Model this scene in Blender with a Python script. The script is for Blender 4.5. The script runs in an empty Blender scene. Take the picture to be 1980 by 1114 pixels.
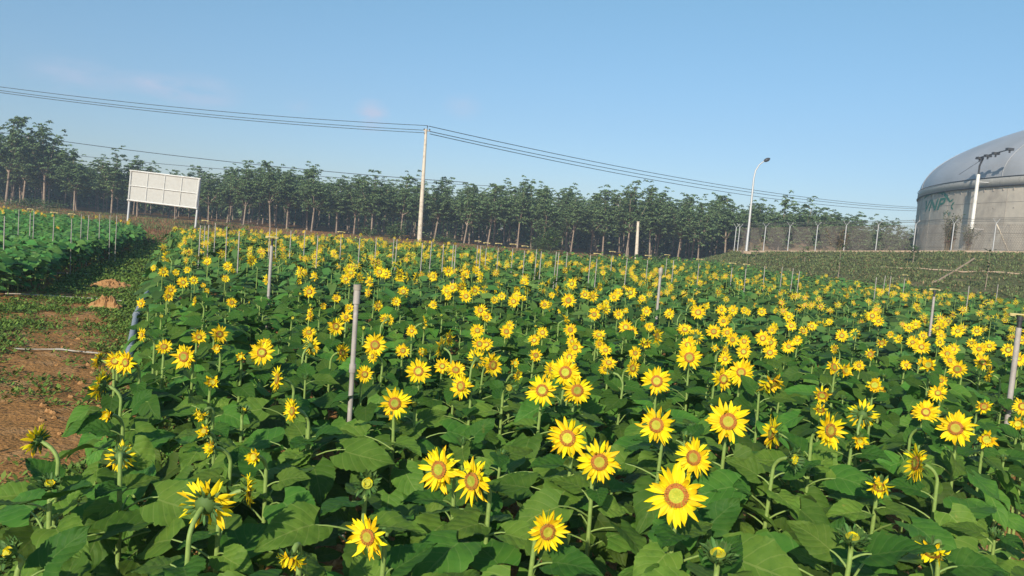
import bpy, math, random
import numpy as np
from mathutils import Matrix, Vector
R_ = math.radians
random.seed(7); rng = np.random.default_rng(11)
scene = bpy.context.scene
COL = scene.collection

# ---------------------------------------------------------------- camera
F, H, PITCH, ROLL = 1500.0, 1.9, R_(4.28), R_(4.8)
CX, CY = 990.0, 557.0
cam = bpy.data.objects.new("camera", bpy.data.cameras.new("camera")); COL.objects.link(cam)
cam.data.sensor_width = 36; cam.data.lens = 36 * F / 1980; cam.data.clip_start = .05; cam.data.clip_end = 6000
cam.location = (0, 0, H)
cam.matrix_world = Matrix.Translation((0, 0, H)) @ Matrix.Rotation(R_(90) - PITCH, 4, 'X') @ Matrix.Rotation(ROLL, 4, 'Z')
scene.camera = cam

def ray(x, y):
    u = (x - CX) / F; v = -(y - CY) / F
    c, s = math.cos(ROLL), math.sin(ROLL)
    a = u * c - v * s; b = u * s + v * c
    cp, sp = math.cos(PITCH), math.sin(PITCH)
    return np.array([a, cp + b * sp, -sp + b * cp])
def at(x, y, z=0.0):
    r = ray(x, y); return np.array([0, 0, H]) + r * ((z - H) / r[2])
def atd(x, y, d):
    return np.array([0, 0, H]) + ray(x, y) * d
def proj(p):
    cp, sp = math.cos(PITCH), math.sin(PITCH)
    dy, dz = p[1], p[2] - H
    d = dy * cp - dz * sp; b = (dy * sp + dz * cp) / d; a = p[0] / d
    c, s = math.cos(ROLL), math.sin(ROLL)
    return CX + (a * c + b * s) * F, CY - (-a * s + b * c) * F, d

# ---------------------------------------------------------------- light and sky
SUN_EL, SUN_AZ = R_(26), R_(199)          # azimuth of the sun, clockwise from +Y (behind the camera)
sun = bpy.data.objects.new("sun", bpy.data.lights.new("sun", 'SUN')); COL.objects.link(sun)
sun.data.energy = 4.4; sun.data.angle = R_(.5); sun.data.color = (1, .90, .74)
sd = Vector((math.sin(SUN_AZ) * math.cos(SUN_EL), math.cos(SUN_AZ) * math.cos(SUN_EL), math.sin(SUN_EL)))
sun.rotation_euler = sd.to_track_quat('Z', 'Y').to_euler()
world = bpy.data.worlds.new("World"); scene.world = world; world.use_nodes = True
nt = world.node_tree; N = nt.nodes; L = nt.links
bg = N["Background"]; bg.inputs[1].default_value = .098
sky = N.new("ShaderNodeTexSky"); sky.sky_type = 'NISHITA'; sky.sun_disc = False
sky.sun_elevation = SUN_EL; sky.sun_rotation = SUN_AZ; sky.air_density = 1.0; sky.dust_density = .3; sky.ozone_density = 1.6
# thin rosy clouds low in the sky
geo = N.new("ShaderNodeNewGeometry")
def vmath(op, a, b=None):
    n = N.new("ShaderNodeVectorMath"); n.operation = op; L.new(a, n.inputs[0])
    if b is not None: n.inputs[1].default_value = b
    return n
def fmath(op, a, b=None, c=None):
    n = N.new("ShaderNodeMath"); n.operation = op; n.use_clamp = False
    for i, q in enumerate((a, b, c)):
        if q is None: continue
        if isinstance(q, (int, float)): n.inputs[i].default_value = q
        else: L.new(q, n.inputs[i])
    return n.outputs[0]
tc = N.new("ShaderNodeTexCoord")
nz = N.new("ShaderNodeTexNoise"); nz.inputs['Scale'].default_value = 22; nz.inputs['Detail'].default_value = 7; nz.inputs['Roughness'].default_value = .62
mp = N.new("ShaderNodeMapping"); mp.inputs['Scale'].default_value = (.8, .8, 2.6); L.new(tc.outputs['Generated'], mp.inputs[0]); L.new(mp.outputs[0], nz.inputs['Vector'])
tot = None
for (px, py, r, sy, am) in ((718, 224, .026, 1.1, 1.3), (140, 146, .055, 2.0, .55), (290, 163, .05, 3.2, .7), (385, 178, .06, 2.6, .7), (575, 205, .02, 1.5, .3), (895, 206, .028, 1.4, .5)):
    d = ray(px, py); d = d / np.linalg.norm(d)
    sb = vmath('SUBTRACT', tc.outputs['Generated'], tuple(d)); sc_ = vmath('MULTIPLY', sb.outputs[0], (1, 1, sy))
    ln = vmath('LENGTH', sc_.outputs[0])
    m = fmath('SUBTRACT', 1.0, fmath('DIVIDE', ln.outputs['Value'], r)); m = fmath('MULTIPLY', fmath('MAXIMUM', m, 0.0), am * 1.05)
    tot = m if tot is None else fmath('ADD', tot, m)
cm = fmath('MULTIPLY', tot, fmath('MULTIPLY', fmath('MAXIMUM', fmath('SUBTRACT', nz.outputs['Fac'], .36), 0.0), 3.2))
cm = fmath('MINIMUM', cm, .75)
mx = N.new("ShaderNodeMix"); mx.data_type = 'RGBA'; L.new(cm, mx.inputs[0]); L.new(sky.outputs[0], mx.inputs[6]); mx.inputs[7].default_value = (7.2, 6.4, 7.0, 1)
tn = N.new("ShaderNodeMix"); tn.data_type = 'RGBA'; tn.blend_type = 'MULTIPLY'; tn.inputs[0].default_value = 1
L.new(mx.outputs[2], tn.inputs[6]); sz = N.new("ShaderNodeSeparateXYZ"); L.new(tc.outputs['Generated'], sz.inputs[0])
mr = N.new("ShaderNodeMapRange"); mr.inputs[1].default_value = 0; mr.inputs[2].default_value = .40; L.new(sz.outputs[2], mr.inputs[0])
tm = N.new("ShaderNodeMix"); tm.data_type = 'RGBA'; L.new(mr.outputs[0], tm.inputs[0]); tm.inputs[6].default_value = (.57, .63, .86, 1); tm.inputs[7].default_value = (.89, 1.20, 1.14, 1)
L.new(tm.outputs[2], tn.inputs[7]); L.new(tn.outputs[2], bg.inputs[0])
scene.view_settings.view_transform = 'Standard'; scene.view_settings.look = 'None'
scene.view_settings.gamma = 1; scene.view_settings.exposure = 0.36
scene.cycles.volume_bounces = 0; scene.cycles.max_bounces = 6; scene.cycles.diffuse_bounces = 3; scene.cycles.transparent_max_bounces = 6

# ---------------------------------------------------------------- materials
MATS = {}
def mat(name, col, rough=.6, metal=0.0, noise=None, bump=None, island=0.0, transl=0.0, spec=.5, obj_rand=0.0, veins=False, nscale_vec=None, sheen=0):
    if name in MATS: return MATS[name]
    m = bpy.data.materials.new(name); m.use_nodes = True; MATS[name] = m
    t = m.node_tree; n = t.nodes; l = t.links; b = n["Principled BSDF"]
    b.inputs['Roughness'].default_value = rough; b.inputs['Metallic'].default_value = metal; b.inputs['Specular IOR Level'].default_value = spec
    tcn = n.new("ShaderNodeTexCoord")
    gn = n.new("ShaderNodeNewGeometry")
    out = None
    rgb = n.new("ShaderNodeRGB"); rgb.outputs[0].default_value = (*col, 1); out = rgb.outputs[0]
    def mixto(fac, other, mode='MIX'):
        nonlocal out
        q = n.new("ShaderNodeMix"); q.data_type = 'RGBA'; q.blend_type = mode
        if isinstance(fac, (int, float)): q.inputs[0].default_value = fac
        else: l.new(fac, q.inputs[0])
        l.new(out, q.inputs[6])
        if isinstance(other, tuple): q.inputs[7].default_value = (*other, 1)
        else: l.new(other, q.inputs[7])
        out = q.outputs[2]
    for spec_n in (noise or []):
        col2, scale, lo, hi = spec_n[:4]
        x = n.new("ShaderNodeTexNoise"); x.inputs['Scale'].default_value = scale; x.inputs['Detail'].default_value = 6; x.inputs['Roughness'].default_value = .6
        src = gn.outputs['Position']
        if len(spec_n) > 4:
            mpn = n.new("ShaderNodeMapping"); mpn.inputs['Scale'].default_value = spec_n[4]; l.new(src, mpn.inputs[0]); src = mpn.outputs[0]
        l.new(src, x.inputs['Vector'])
        r = n.new("ShaderNodeMapRange"); r.inputs[1].default_value = lo; r.inputs[2].default_value = hi; l.new(x.outputs['Fac'], r.inputs[0])
        mixto(r.outputs[0], col2)
    if veins:
        uv = n.new("ShaderNodeUVMap"); sp = n.new("ShaderNodeSeparateXYZ"); l.new(uv.outputs[0], sp.inputs[0])
        def M(op, a, bb=None, cc=None):
            q = n.new("ShaderNodeMath"); q.operation = op
            for i, w in enumerate((a, bb, cc)):
                if w is None: continue
                if isinstance(w, (int, float)): q.inputs[i].default_value = w
                else: l.new(w, q.inputs[i])
            return q.outputs[0]
        av = M('ABSOLUTE', M('SUBTRACT', M('MULTIPLY', sp.outputs[0], 2.0), 1.0))
        mid = M('LESS_THAN', av, .035)
        ph = M('SUBTRACT', M('MULTIPLY', sp.outputs[1], 5.5), M('MULTIPLY', av, 1.9))
        fr = M('ABSOLUTE', M('SUBTRACT', M('FRACT', ph), .5))
        sec = M('LESS_THAN', fr, .055)
        vv = M('MAXIMUM', mid, M('MULTIPLY', sec, .55))
        mixto(M('MULTIPLY', vv, .38), (.20, .29, .08))
        swell = M('MULTIPLY', fr, 1.0)
        bp = n.new("ShaderNodeBump"); bp.inputs['Strength'].default_value = .6; bp.inputs['Distance'].default_value = .005
        l.new(swell, bp.inputs['Height']); l.new(bp.outputs[0], b.inputs['Normal'])
    if island or obj_rand:
        hs = n.new("ShaderNodeHueSaturation"); hs.inputs['Saturation'].default_value = 1
        src = gn.outputs['Random Per Island']
        if obj_rand:
            oi = n.new("ShaderNodeObjectInfo"); src = oi.outputs['Random']
        a = obj_rand or island
        r = n.new("ShaderNodeMapRange"); r.inputs[3].default_value = 1 - a; r.inputs[4].default_value = 1 + a * 1.1; l.new(src, r.inputs[0]); l.new(r.outputs[0], hs.inputs['Value'])
        wn = n.new("ShaderNodeTexWhiteNoise"); wn.noise_dimensions = '1D'; l.new(src, wn.inputs['W'])
        r2 = n.new("ShaderNodeMapRange"); r2.inputs[3].default_value = .5 - .03; r2.inputs[4].default_value = .5 + .018; l.new(wn.outputs[0], r2.inputs[0]); l.new(r2.outputs[0], hs.inputs['Hue'])
        l.new(out, hs.inputs['Color']); out = hs.outputs[0]
    l.new(out, b.inputs['Base Color'])
    if bump and not veins:
        x = n.new("ShaderNodeTexNoise"); x.inputs['Scale'].default_value = bump[0]; x.inputs['Detail'].default_value = 5
        l.new(gn.outputs['Position'], x.inputs['Vector'])
        bp = n.new("ShaderNodeBump"); bp.inputs['Strength'].default_value = bump[1]; bp.inputs['Distance'].default_value = bump[2]
        l.new(x.outputs['Fac'], bp.inputs['Height']); l.new(bp.outputs[0], b.inputs['Normal'])
    if transl:
        tr = n.new("ShaderNodeBsdfTranslucent"); l.new(out, tr.inputs[0])
        ms = n.new("ShaderNodeMixShader"); ms.inputs[0].default_value = transl
        l.new(b.outputs[0], ms.inputs[1]); l.new(tr.outputs[0], ms.inputs[2]); l.new(ms.outputs[0], n["Material Output"].inputs[0])
    return m
LEAF = mat("sunflower_leaf", (.062, .168, .022), .62, island=.45, transl=.27, veins=True, noise=[((.10, .21, .028), 9, .45, .75), ((.04, .12, .018), 40, .55, .8), ((.24, .22, .05), 13, .68, .78)], spec=.2)
LEAFF = mat("sunflower_leaf_far", (.064, .148, .032), .65, island=.55, transl=.15, spec=.25)
YOUNG = mat("young_leaf", (.075, .20, .042), .55, island=.4, transl=.15, spec=.25)
STEM = mat("hairy_stem", (.24, .34, .08), .6, noise=[((.17, .27, .06), 60, .4, .7)])
CALYX = mat("green_bract", (.065, .15, .03), .7, island=.3, transl=.1)
PETAL = mat("yellow_petal", (.94, .74, .012), .55, island=.10, transl=.25, noise=[((.93, .66, .008), 70, .55, .85)], spec=.2)
PETALO = mat("orange_petal_base", (.90, .52, .01), .6, transl=.2, spec=.2)
DCEN = mat("green_disc_centre", (.33, .37, .02), .7, obj_rand=.3, noise=[((.46, .42, .03), 220, .45, .6)], bump=(500, .8, .002))
DRING = mat("orange_disc_ring", (.40, .185, .018), .7, island=.5, noise=[((.22, .085, .012), 260, .5, .65)], bump=(400, .9, .003))
SOIL = mat("red_soil", (.40, .20, .068), .95, noise=[((.31, .155, .055), .35, .4, .62), ((.42, .25, .12), 2.6, .5, .72), ((.15, .07, .04), 14, .55, .75)], bump=(22, .9, .04), spec=.1)
CLOD = mat("soil_clod", (.36, .19, .075), .95, noise=[((.46, .27, .13), 30, .45, .7)], bump=(60, .8, .01), spec=.1)
WEED = mat("weed_leaf", (.12, .20, .035), .6, island=.45, transl=.1, spec=.2)
BANKG = mat("bank_grass", (.125, .16, .06), .8, island=.5, transl=.1, spec=.1)
DRY = mat("dry_grass", (.22, .17, .08), .8, island=.45, spec=.1)
DRY2 = mat("rusty_weed", (.20, .11, .06), .8, island=.45, spec=.1)
BARK = mat("rubber_bark", (.31, .24, .185), .9, noise=[((.20, .16, .13), 5, .45, .7), ((.44, .36, .29), 2, .55, .75)], bump=(14, .7, .03), spec=.1)
TLEAF = mat("rubber_leaf", (.135, .205, .085), .65, island=.55, transl=.12, spec=.2)
BUSHL = mat("bush_leaf", (.085, .14, .04), .65, island=.4, transl=.12, spec=.2)
CONC = mat("pole_concrete", (.66, .58, .47), .85, noise=[((.42, .35, .27), 3, .45, .7)], spec=.2)
PVC = mat("weathered_pvc", (.40, .36, .33), .5, noise=[((.3, .27, .24), 9, .45, .7), ((.48, .44, .41), 25, .55, .75)])
PVCW = mat("white_pipe", (.40, .37, .32), .6, noise=[((.26, .2, .14), 6, .45, .7)])
HOSE = mat("blue_grey_hose", (.22, .25, .29), .5, noise=[((.3, .33, .36), 8, .4, .7)])
BRASS = mat("sprinkler_plastic", (.55, .45, .2), .5)
DARKP = mat("dark_fitting", (.04, .04, .045), .5)
WHITEP = mat("white_paint_metal", (.78, .77, .74), .5, noise=[((.6, .57, .52), 2, .5, .75)])
SHEET = mat("billboard_sheet", (.49, .485, .46), .95, noise=[((.44, .43, .405), 5, .4, .7)], spec=.1)
GALV = mat("galvanised_steel", (.50, .50, .50), .5, .3, noise=[((.5, .5, .52), 2, .45, .7)])
WIRE = mat("fence_wire", (.16, .155, .15), .6, .4)
RWIRE = mat("rusty_wire", (.22, .185, .155), .8)
CABLE = mat("cable_black", (.03, .035, .045), .5)
TCONC = mat("tank_concrete", (.63, .555, .465), .85, noise=[((.40, .35, .3), .5, .42, .65), ((.57, .51, .43), 1.6, .5, .7, (1, 1, .35)), ((.33, .29, .26), 3, .62, .8, (1, 1, .12))], bump=(5, .3, .03), spec=.2)
TSEAM = mat("tank_seam", (.36, .32, .28), .9)
MEMB = mat("grey_membrane", (.40, .41, .44), .42, noise=[((.33, .34, .36), .25, .4, .65)], bump=(.6, .25, .12))
BAND = mat("rim_band", (.47, .45, .42), .6, noise=[((.56, .53, .48), 2.2, .55, .7), ((.22, .21, .2), 4, .6, .75)])
GREEN = mat("faded_green_paint", (.03, .20, .14), .7, noise=[((.25, .3, .26), 4, .55, .8)])
DUSTC = mat("dusty_concrete", (.40, .30, .21), .9, noise=[((.38, .26, .17), 1.2, .4, .7)], bump=(8, .5, .03))
BANKS = mat("bank_soil", (.13, .13, .055), .95, noise=[((.20, .14, .08), .9, .45, .7), ((.09, .12, .035), 3.5, .45, .65)], bump=(6, .9, .12), spec=.1)
MOUND = mat("brown_earth", (.24, .165, .115), .95, noise=[((.16, .14, .07), .8, .42, .66), ((.32, .22, .15), 2.5, .55, .75)], bump=(4, .9, .15), spec=.1)

# ---------------------------------------------------------------- mesh helpers
class G:
    """growing mesh: vertices, faces, material per face, uv per vertex"""
    def __init__(s): s.V = []; s.F = []; s.C = []; s.M = []; s.U = []; s.n = 0
    def add(s, V, Fc, mi=0, U=None):
        V = np.asarray(V, float).reshape(-1, 3); Fc = np.asarray(Fc, int)
        s.V.append(V); s.F.append((Fc + s.n).ravel()); k = Fc.shape[1]
        s.C.append(np.full(len(Fc), k)); s.M.append(np.full(len(Fc), mi) if np.isscalar(mi) else np.asarray(mi))
        s.U.append(np.zeros((len(V), 2)) if U is None else U); s.n += len(V); return s
    def pack(s):
        return dict(V=np.vstack(s.V), F=np.concatenate(s.F), C=np.concatenate(s.C), M=np.concatenate(s.M), U=np.vstack(s.U))
    def put(s, P, mtx=None, off=None, scale=1.0, remap=None):
        V = P['V'] * scale
        if mtx is not None: V = V @ np.asarray(mtx).T
        if off is not None: V = V + np.asarray(off)
        s.V.append(V); s.F.append(P['F'] + s.n); s.C.append(P['C']); s.M.append(P['M'] if remap is None else np.asarray(remap)[P['M']]); s.U.append(P['U']); s.n += len(V)
    def mesh(s, name, mats, smooth=True):
        P = s.pack(); me = bpy.data.meshes.new(name)
        me.vertices.add(len(P['V'])); me.vertices.foreach_set("co", P['V'].astype(np.float32).ravel())
        me.loops.add(len(P['F'])); me.loops.foreach_set("vertex_index", P['F'].astype(np.int32))
        me.polygons.add(len(P['C'])); st = np.concatenate([[0], np.cumsum(P['C'])[:-1]])
        me.polygons.foreach_set("loop_start", st.astype(np.int32))
        me.polygons.foreach_set("material_index", P['M'].astype(np.int32))
        me.polygons.foreach_set("use_smooth", np.full(len(P['C']), bool(smooth)))
        uv = me.uv_layers.new(name="UVMap"); uv.data.foreach_set("uv", P['U'][P['F']].astype(np.float32).ravel())
        for m in mats: me.materials.append(m)
        me.update(calc_edges=True); me.validate(); return me
def link(name, me, parent=None, loc=(0, 0, 0), rot=None):
    o = bpy.data.objects.new(name, me); COL.objects.link(o)
    if parent is not None: o.parent = parent
    o.location = tuple(loc)
    if rot is not None: o.rotation_euler = rot
    return o
def obj(name, g, mats, parent=None, loc=(0, 0, 0), smooth=True):
    return link(name, g.mesh(name, mats if isinstance(mats, (list, tuple)) else [mats], smooth), parent, loc)
def tag(o, label=None, cat=None, group=None, kind=None):
    if label: o["label"] = label
    if cat: o["category"] = cat
    if group: o["group"] = group
    if kind: o["kind"] = kind
    return o
def grid_faces(a, b):
    i = np.arange(a - 1)[:, None] * b + np.arange(b - 1)[None, :]; i = i.ravel()
    return np.stack([i, i + 1, i + b + 1, i + b], 1)
def ring_faces(a, b):
    i, j = np.meshgrid(np.arange(a - 1), np.arange(b), indexing='ij'); j2 = (j + 1) % b
    return np.stack([i * b + j, i * b + j2, (i + 1) * b + j2, (i + 1) * b + j], -1).reshape(-1, 4)
def tube(g, pts, rad, n=6, mi=0, cap=True):
    pts = np.asarray(pts, float); k = len(pts); rad = np.broadcast_to(np.asarray(rad, float), (k,))
    T = np.gradient(pts, axis=0); T /= np.linalg.norm(T, axis=1)[:, None] + 1e-9
    ref = np.array([0, 0, 1.]) if abs(T[:, 2]).mean() < .8 else np.array([1., 0, 0])
    A = np.cross(T, ref); A /= np.linalg.norm(A, axis=1)[:, None] + 1e-9; B = np.cross(T, A)
    t = np.arange(n) * 2 * np.pi / n
    V = pts[:, None] + rad[:, None, None] * (np.cos(t)[None, :, None] * A[:, None] + np.sin(t)[None, :, None] * B[:, None])
    g.add(V.reshape(-1, 3), ring_faces(k, n), mi)
    if cap:
        for r0 in (0, k - 1):
            c = V[r0]; g.add(np.vstack([c, pts[r0]]), np.array([[j, (j + 1) % n, n] for j in range(n)]), mi)
def box(g, lo, hi, mi=0, M=None, off=None):
    x0, y0, z0 = lo; x1, y1, z1 = hi
    V = np.array([(x0, y0, z0), (x1, y0, z0), (x1, y1, z0), (x0, y1, z0), (x0, y0, z1), (x1, y0, z1), (x1, y1, z1), (x0, y1, z1)], float)
    if M is not None: V = V @ np.asarray(M).T
    if off is not None: V = V + off
    g.add(V, [(0, 3, 2, 1), (4, 5, 6, 7), (0, 1, 5, 4), (1, 2, 6, 5), (2, 3, 7, 6), (3, 0, 4, 7)], mi)
def rotz(a): c, s = math.cos(a), math.sin(a); return np.array([[c, -s, 0], [s, c, 0], [0, 0, 1.]])
def rotx(a): c, s = math.cos(a), math.sin(a); return np.array([[1, 0, 0], [0, c, -s], [0, s, c.__float__()]])
def roty(a): c, s = math.cos(a), math.sin(a); return np.array([[c, 0, s], [0, 1, 0], [-s, 0, c]])
def lathe(g, prof, n=16, mi=0, M=None, off=None):
    prof = np.asarray(prof, float); t = np.arange(n) * 2 * np.pi / n
    V = np.stack([prof[:, None, 0] * np.cos(t), prof[:, None, 0] * np.sin(t), np.repeat(prof[:, 1:2], n, 1)], -1).reshape(-1, 3)
    if M is not None: V = V @ np.asarray(M).T
    if off is not None: V = V + off
    g.add(V, ring_faces(len(prof), n), mi)
def inpoly(P, poly):
    P = np.atleast_2d(P); x, y = P[:, 0], P[:, 1]; ins = np.zeros(len(P), bool); poly = np.asarray(poly); j = len(poly) - 1
    for i in range(len(poly)):
        xi, yi = poly[i]; xj, yj = poly[j]
        c = ((yi > y) != (yj > y)) & (x < (xj - xi) * (y - yi) / (yj - yi + 1e-12) + xi); ins ^= c; j = i
    return ins
def vnoise(x, y, s=1.0, seed=0):
    v = 0
    for k in range(4):
        f = s * 2 ** k; p = seed * 1.7 + k * 2.3
        v = v + (np.sin(x * f * 1.3 + 1.7 * np.sin(y * f * .9 + p) + p) * np.cos(y * f * 1.1 + 1.3 * np.sin(x * f * .7 - p) + 2 * p)) / 2 ** k
    return v / 1.9

# ---------------------------------------------------------------- sunflower leaves
PU = [0, .06, .15, .27, .42, .6, .78, .92, 1]; PW = [.50, .80, .96, 1.0, .92, .68, .38, .13, .0]
def leaf(Lg, Wd, nu, nv, droop, fold, wave, rnd, serr=0.0):
    u = np.linspace(0, 1, nu)[:, None]; v = np.linspace(-1, 1, nv)[None, :]
    w = np.interp(u, PU, PW) * Wd * .5
    if serr: w = w * (1 + serr * ((np.arange(nu)[:, None] % 2) * 2 - 1) * (np.abs(v) > .95) * (u < .97) * (u > .05))
    x = w * v; y = Lg * (u - .20 * np.abs(v) ** 1.5 * (1 - u) ** 4 + (.035 if serr else 0) * 0)
    ph = rnd.uniform(0, 6, 3)
    z = fold * np.abs(x) - droop * Lg * u ** 2 - .25 * droop * (x ** 2) / Wd * 4
    z = z + wave * Wd * (np.sin(u * 9 + ph[0]) * v ** 2 * .7 * np.sign(v) + .5 * np.sin(u * 14 + ph[1]) * np.abs(v) ** 2 + .5 * np.cos(6 * u + ph[2]) * v)
    x = x + Lg * .06 * np.sin(u * 2.5 + ph[2])
    if serr: z = z + rnd.normal(0, .0011, z.shape) + .0022 * np.sin(22 * u + 9 * np.abs(v) + ph[0]) * np.abs(v) ** .5
    V = np.stack([x + 0 * u, y + 0 * v, z], -1).reshape(-1, 3)
    U = np.stack([(v * .5 + .5) + 0 * u, u + 0 * v], -1).reshape(-1, 2)
    return V, grid_faces(nu, nv), U
def foliage(seed, lod, top=.90, young=0, n=None):
    rd = np.random.default_rng(seed); g = G()
    n = n or (17, 16, 13)[lod]; a0 = rd.uniform(0, 6.28)
    for i in range(n):
        q = i / (n - 1); h = .2 + (top - .2) * q ** .72
        a = a0 + i * 2.4 + rd.normal(0, .25)
        Lg = (.135 + .068 * math.sin(math.pi * min(1, (1.15 - q)) ** .9)) * rd.uniform(.85, 1.15)
        if q > .82: Lg *= .78
        if young: Lg *= .82
        Wd = Lg * rd.uniform(.74, .9)
        pl = Lg * rd.uniform(.45, .8) * (.55 if q > .85 else 1); up = rd.uniform(.5, 1.1)
        if q > .9: up = 1.1
        d = np.array([math.cos(a), math.sin(a), 0])
        p0 = np.array([0, 0, h]); p1 = p0 + d * pl * .5 + np.array([0, 0, pl * .5 * up]); p2 = p0 + d * pl + np.array([0, 0, pl * .5 * up * 1.1])
        if lod < 2:
            t = np.linspace(0, 1, 5 if lod == 0 else 3)[:, None]; tube(g, (1 - t) ** 2 * p0 + 2 * t * (1 - t) * p1 + t * t * p2, np.linspace(.0042, .0028, len(t)), 5 if lod == 0 else 3, 1, False)
        dr = rd.uniform(.08, .42) * (.6 if q > .85 else 1)
        nu, nv = ((27, 9), (9, 5), (4, 3))[lod]
        V, Fc, U = leaf(Lg, Wd, nu, nv, dr, rd.uniform(.12, .4), rd.uniform(.03, .09), rd, (.028, 0, 0)[lod])
        pit = (rd.uniform(-.5, .22) if not young else rd.uniform(-1.15, .0)) + (.35 if q > .88 else 0)
        M = rotz(a - math.pi / 2 + rd.normal(0, .2)) @ rotx(pit) @ roty(rd.normal(0, .22))
        M = rotx(rd.uniform(.05, .6) * (1.0 if not young else 1.2)) @ M
        g.add(V @ M.T + p2, Fc, 0, U)
    return g.pack()

# ---------------------------------------------------------------- flower heads (face looks along local -Y, unit: petal tip radius about .085)
def tolocal(V):   # build with face normal +Z, turn to -Y
    V = np.asarray(V); return np.stack([V[:, 0], -V[:, 2], V[:, 1]], 1)
def petal(th, r0, ln, w, el, curl, tw, seg, rd):
    u = np.linspace(0, 1, seg + 1)[:, None]
    wd = w * np.interp(u, [0, .2, .45, .7, .88, 1], [.45, .85, 1, .8, .42, .02]) * .5
    v = np.array([[-1, 0, 1.]]) if seg > 1 else np.array([[-1, 1.]])
    e = el + curl * u; du = ln / seg
    rr = r0 + np.concatenate([[0], np.cumsum(np.cos(e[:-1, 0]) * du)])[:, None]; zz = np.concatenate([[0], np.cumsum(np.sin(e[:-1, 0]) * du)])[:, None]
    a = tw * u
    side = rd.normal(0, .12) * ln * u ** 2
    X = rr + 0 * v; Y = wd * v * np.cos(a) + side; Z = zz + wd * v * np.sin(a) - (1 - v ** 2) * .0035 * (1 if seg > 1 else 0)
    V = np.stack([X, Y, Z + 0 * X], -1).reshape(-1, 3) @ rotz(th).T
    return V, grid_faces(seg + 1, v.shape[1])
def head(seed, state, lod):
    """returns packs: calyx, petals, disc"""
    rd = np.random.default_rng(seed); c = G(); p = G(); d = G()
    RD = {'O': .032, 'H': .024, 'B': .021, 'W': .031, 'G': .02}[state] * rd.uniform(.84, 1.14)
    nb = (16, 10, 6)[lod]
    # receptacle
    prof = [(.006, -.024), (RD * .5, -.021), (RD * .92, -.012), (RD * 1.03, -.002), (RD * .9, .002)]
    if lod == 2: prof = [(.004, -.03), (RD * .95, -.012), (RD, .0)]
    g = G(); lathe(g, prof, nb, 0); P = g.pack(); c.add(tolocal(P['V']), P['F'].reshape(-1, 4), 0)
    # bracts
    k = {'O': (26, 16, 0), 'H': (30, 18, 8), 'B': (48, 24, 10), 'W': (26, 14, 6), 'G': (34, 16, 8)}[state][lod]
    for i in range(k):
        th = i * 2.399 + rd.normal(0, .1); lay = i % 3
        el = {'O': -.15, 'H': .55, 'B': .95, 'W': .1, 'G': 1.25}[state] + rd.normal(0, .25) - lay * .22
        cu = {'O': .3, 'H': .4, 'B': .8 if lay else -1.2, 'W': -.2, 'G': .5 if lay else -.9}[state]
        V, Fc = petal(th, RD * .93, rd.uniform(.030, .044) * (1.0 if state not in 'BG' else 1.1), .013 if state not in 'BG' else .012, el, cu, rd.normal(0, .3), (4, 2, 1)[lod], rd)
        V[:, 2] -= .006 + .004 * (i % 3); c.add(tolocal(V), Fc, 0)
    # ray petals
    cfg = {'O': [(19, .05, 1.0, .10), (18, .30, 1.04, -.02)], 'H': [(16, .95, .55, .4), (8, .5, .7, .1)], 'B': [(10, 1.0, .27, .7)], 'G': [], 'W': [(15, .9, .75, .8), (12, .2, .8, -.9)]}[state]
    if lod == 2: cfg = {'O': [(15, .16, 1.05, .05)], 'H': [(9, .85, .62, .2)], 'B': [(5, 1.2, .35, .4)], 'G': [], 'W': [(11, .5, .8, .2)]}[state]
    for (n, el, ls, cu) in cfg:
        for i in range(n):
            if rd.random() < (.05 if state == 'O' else .1): continue
            th = (i + rd.uniform(-.32, .32)) * 2 * math.pi / n + el
            ln = .057 * ls * rd.uniform(.74, 1.22); w = rd.uniform(.0135, .0185) * (1.0, 1.1, 1.7)[lod]
            V, Fc = petal(th, RD * (.92 if state != 'B' else .5), ln, w, el + rd.normal(0, .23), cu + rd.normal(0, .6) * (1.2 if state == 'O' else 1), rd.normal(0, .55), (6, 3, 1)[lod], rd)
            V[:, 2] += .001; mi = np.zeros(len(Fc), int)
            if lod < 2: mi[:2] = 1 if (lod == 1 or True) else 0
            if lod == 0: mi[:] = 0; mi[:1] = 1
            if lod == 1: mi[:] = 0
            p.add(tolocal(V), Fc, mi)
    # disc
    nr = (20, 12, 6)[lod]; hd = {'O': .007, 'H': .006, 'B': .004, 'W': .008, 'G': .003}[state]
    rr = np.array([1, .87, .75, .62, .44, .25, .02]) if lod < 2 else np.array([1, .5, .02])
    prof = [(RD * q, .003 + hd * (1 - (q - .45) ** 2 * 1.6) - (.002 if q < .3 else 0)) for q in rr]
    g = G(); lathe(g, prof, nr, 0); P = g.pack(); fc = P['F'].reshape(-1, 4); ring = np.repeat(np.arange(len(rr) - 1), nr)
    mi = (ring < (3 if lod < 2 else 1)).astype(int)
    if state in 'HBG': mi = (ring < 1).astype(int) * (state == 'H')
    d.add(tolocal(P['V']), fc, mi)
    if lod < 2 and state in 'OW':
        for i in range((150, 60)[lod]):
            q = math.sqrt(rd.uniform(.42, 1.0)); th = i * 2.39996; z = .003 + hd * (1 - (q - .45) ** 2 * 1.6); s = RD * .05 * (1, 1.5)[lod]; hh = rd.uniform(.004, .0085)
            o = np.array([RD * q * math.cos(th), RD * q * math.sin(th), z]); out = np.array([math.cos(th), math.sin(th), 0]) * .35 * hh
            V = np.array([o + (s, 0, 0), o + (-s * .5, s * .87, 0), o + (-s * .5, -s * .87, 0), o + (0, 0, hh) + out]); d.add(tolocal(V), np.array([(0, 1, 3), (1, 2, 3), (2, 0, 3)]), int(rd.random() > .25))
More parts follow.
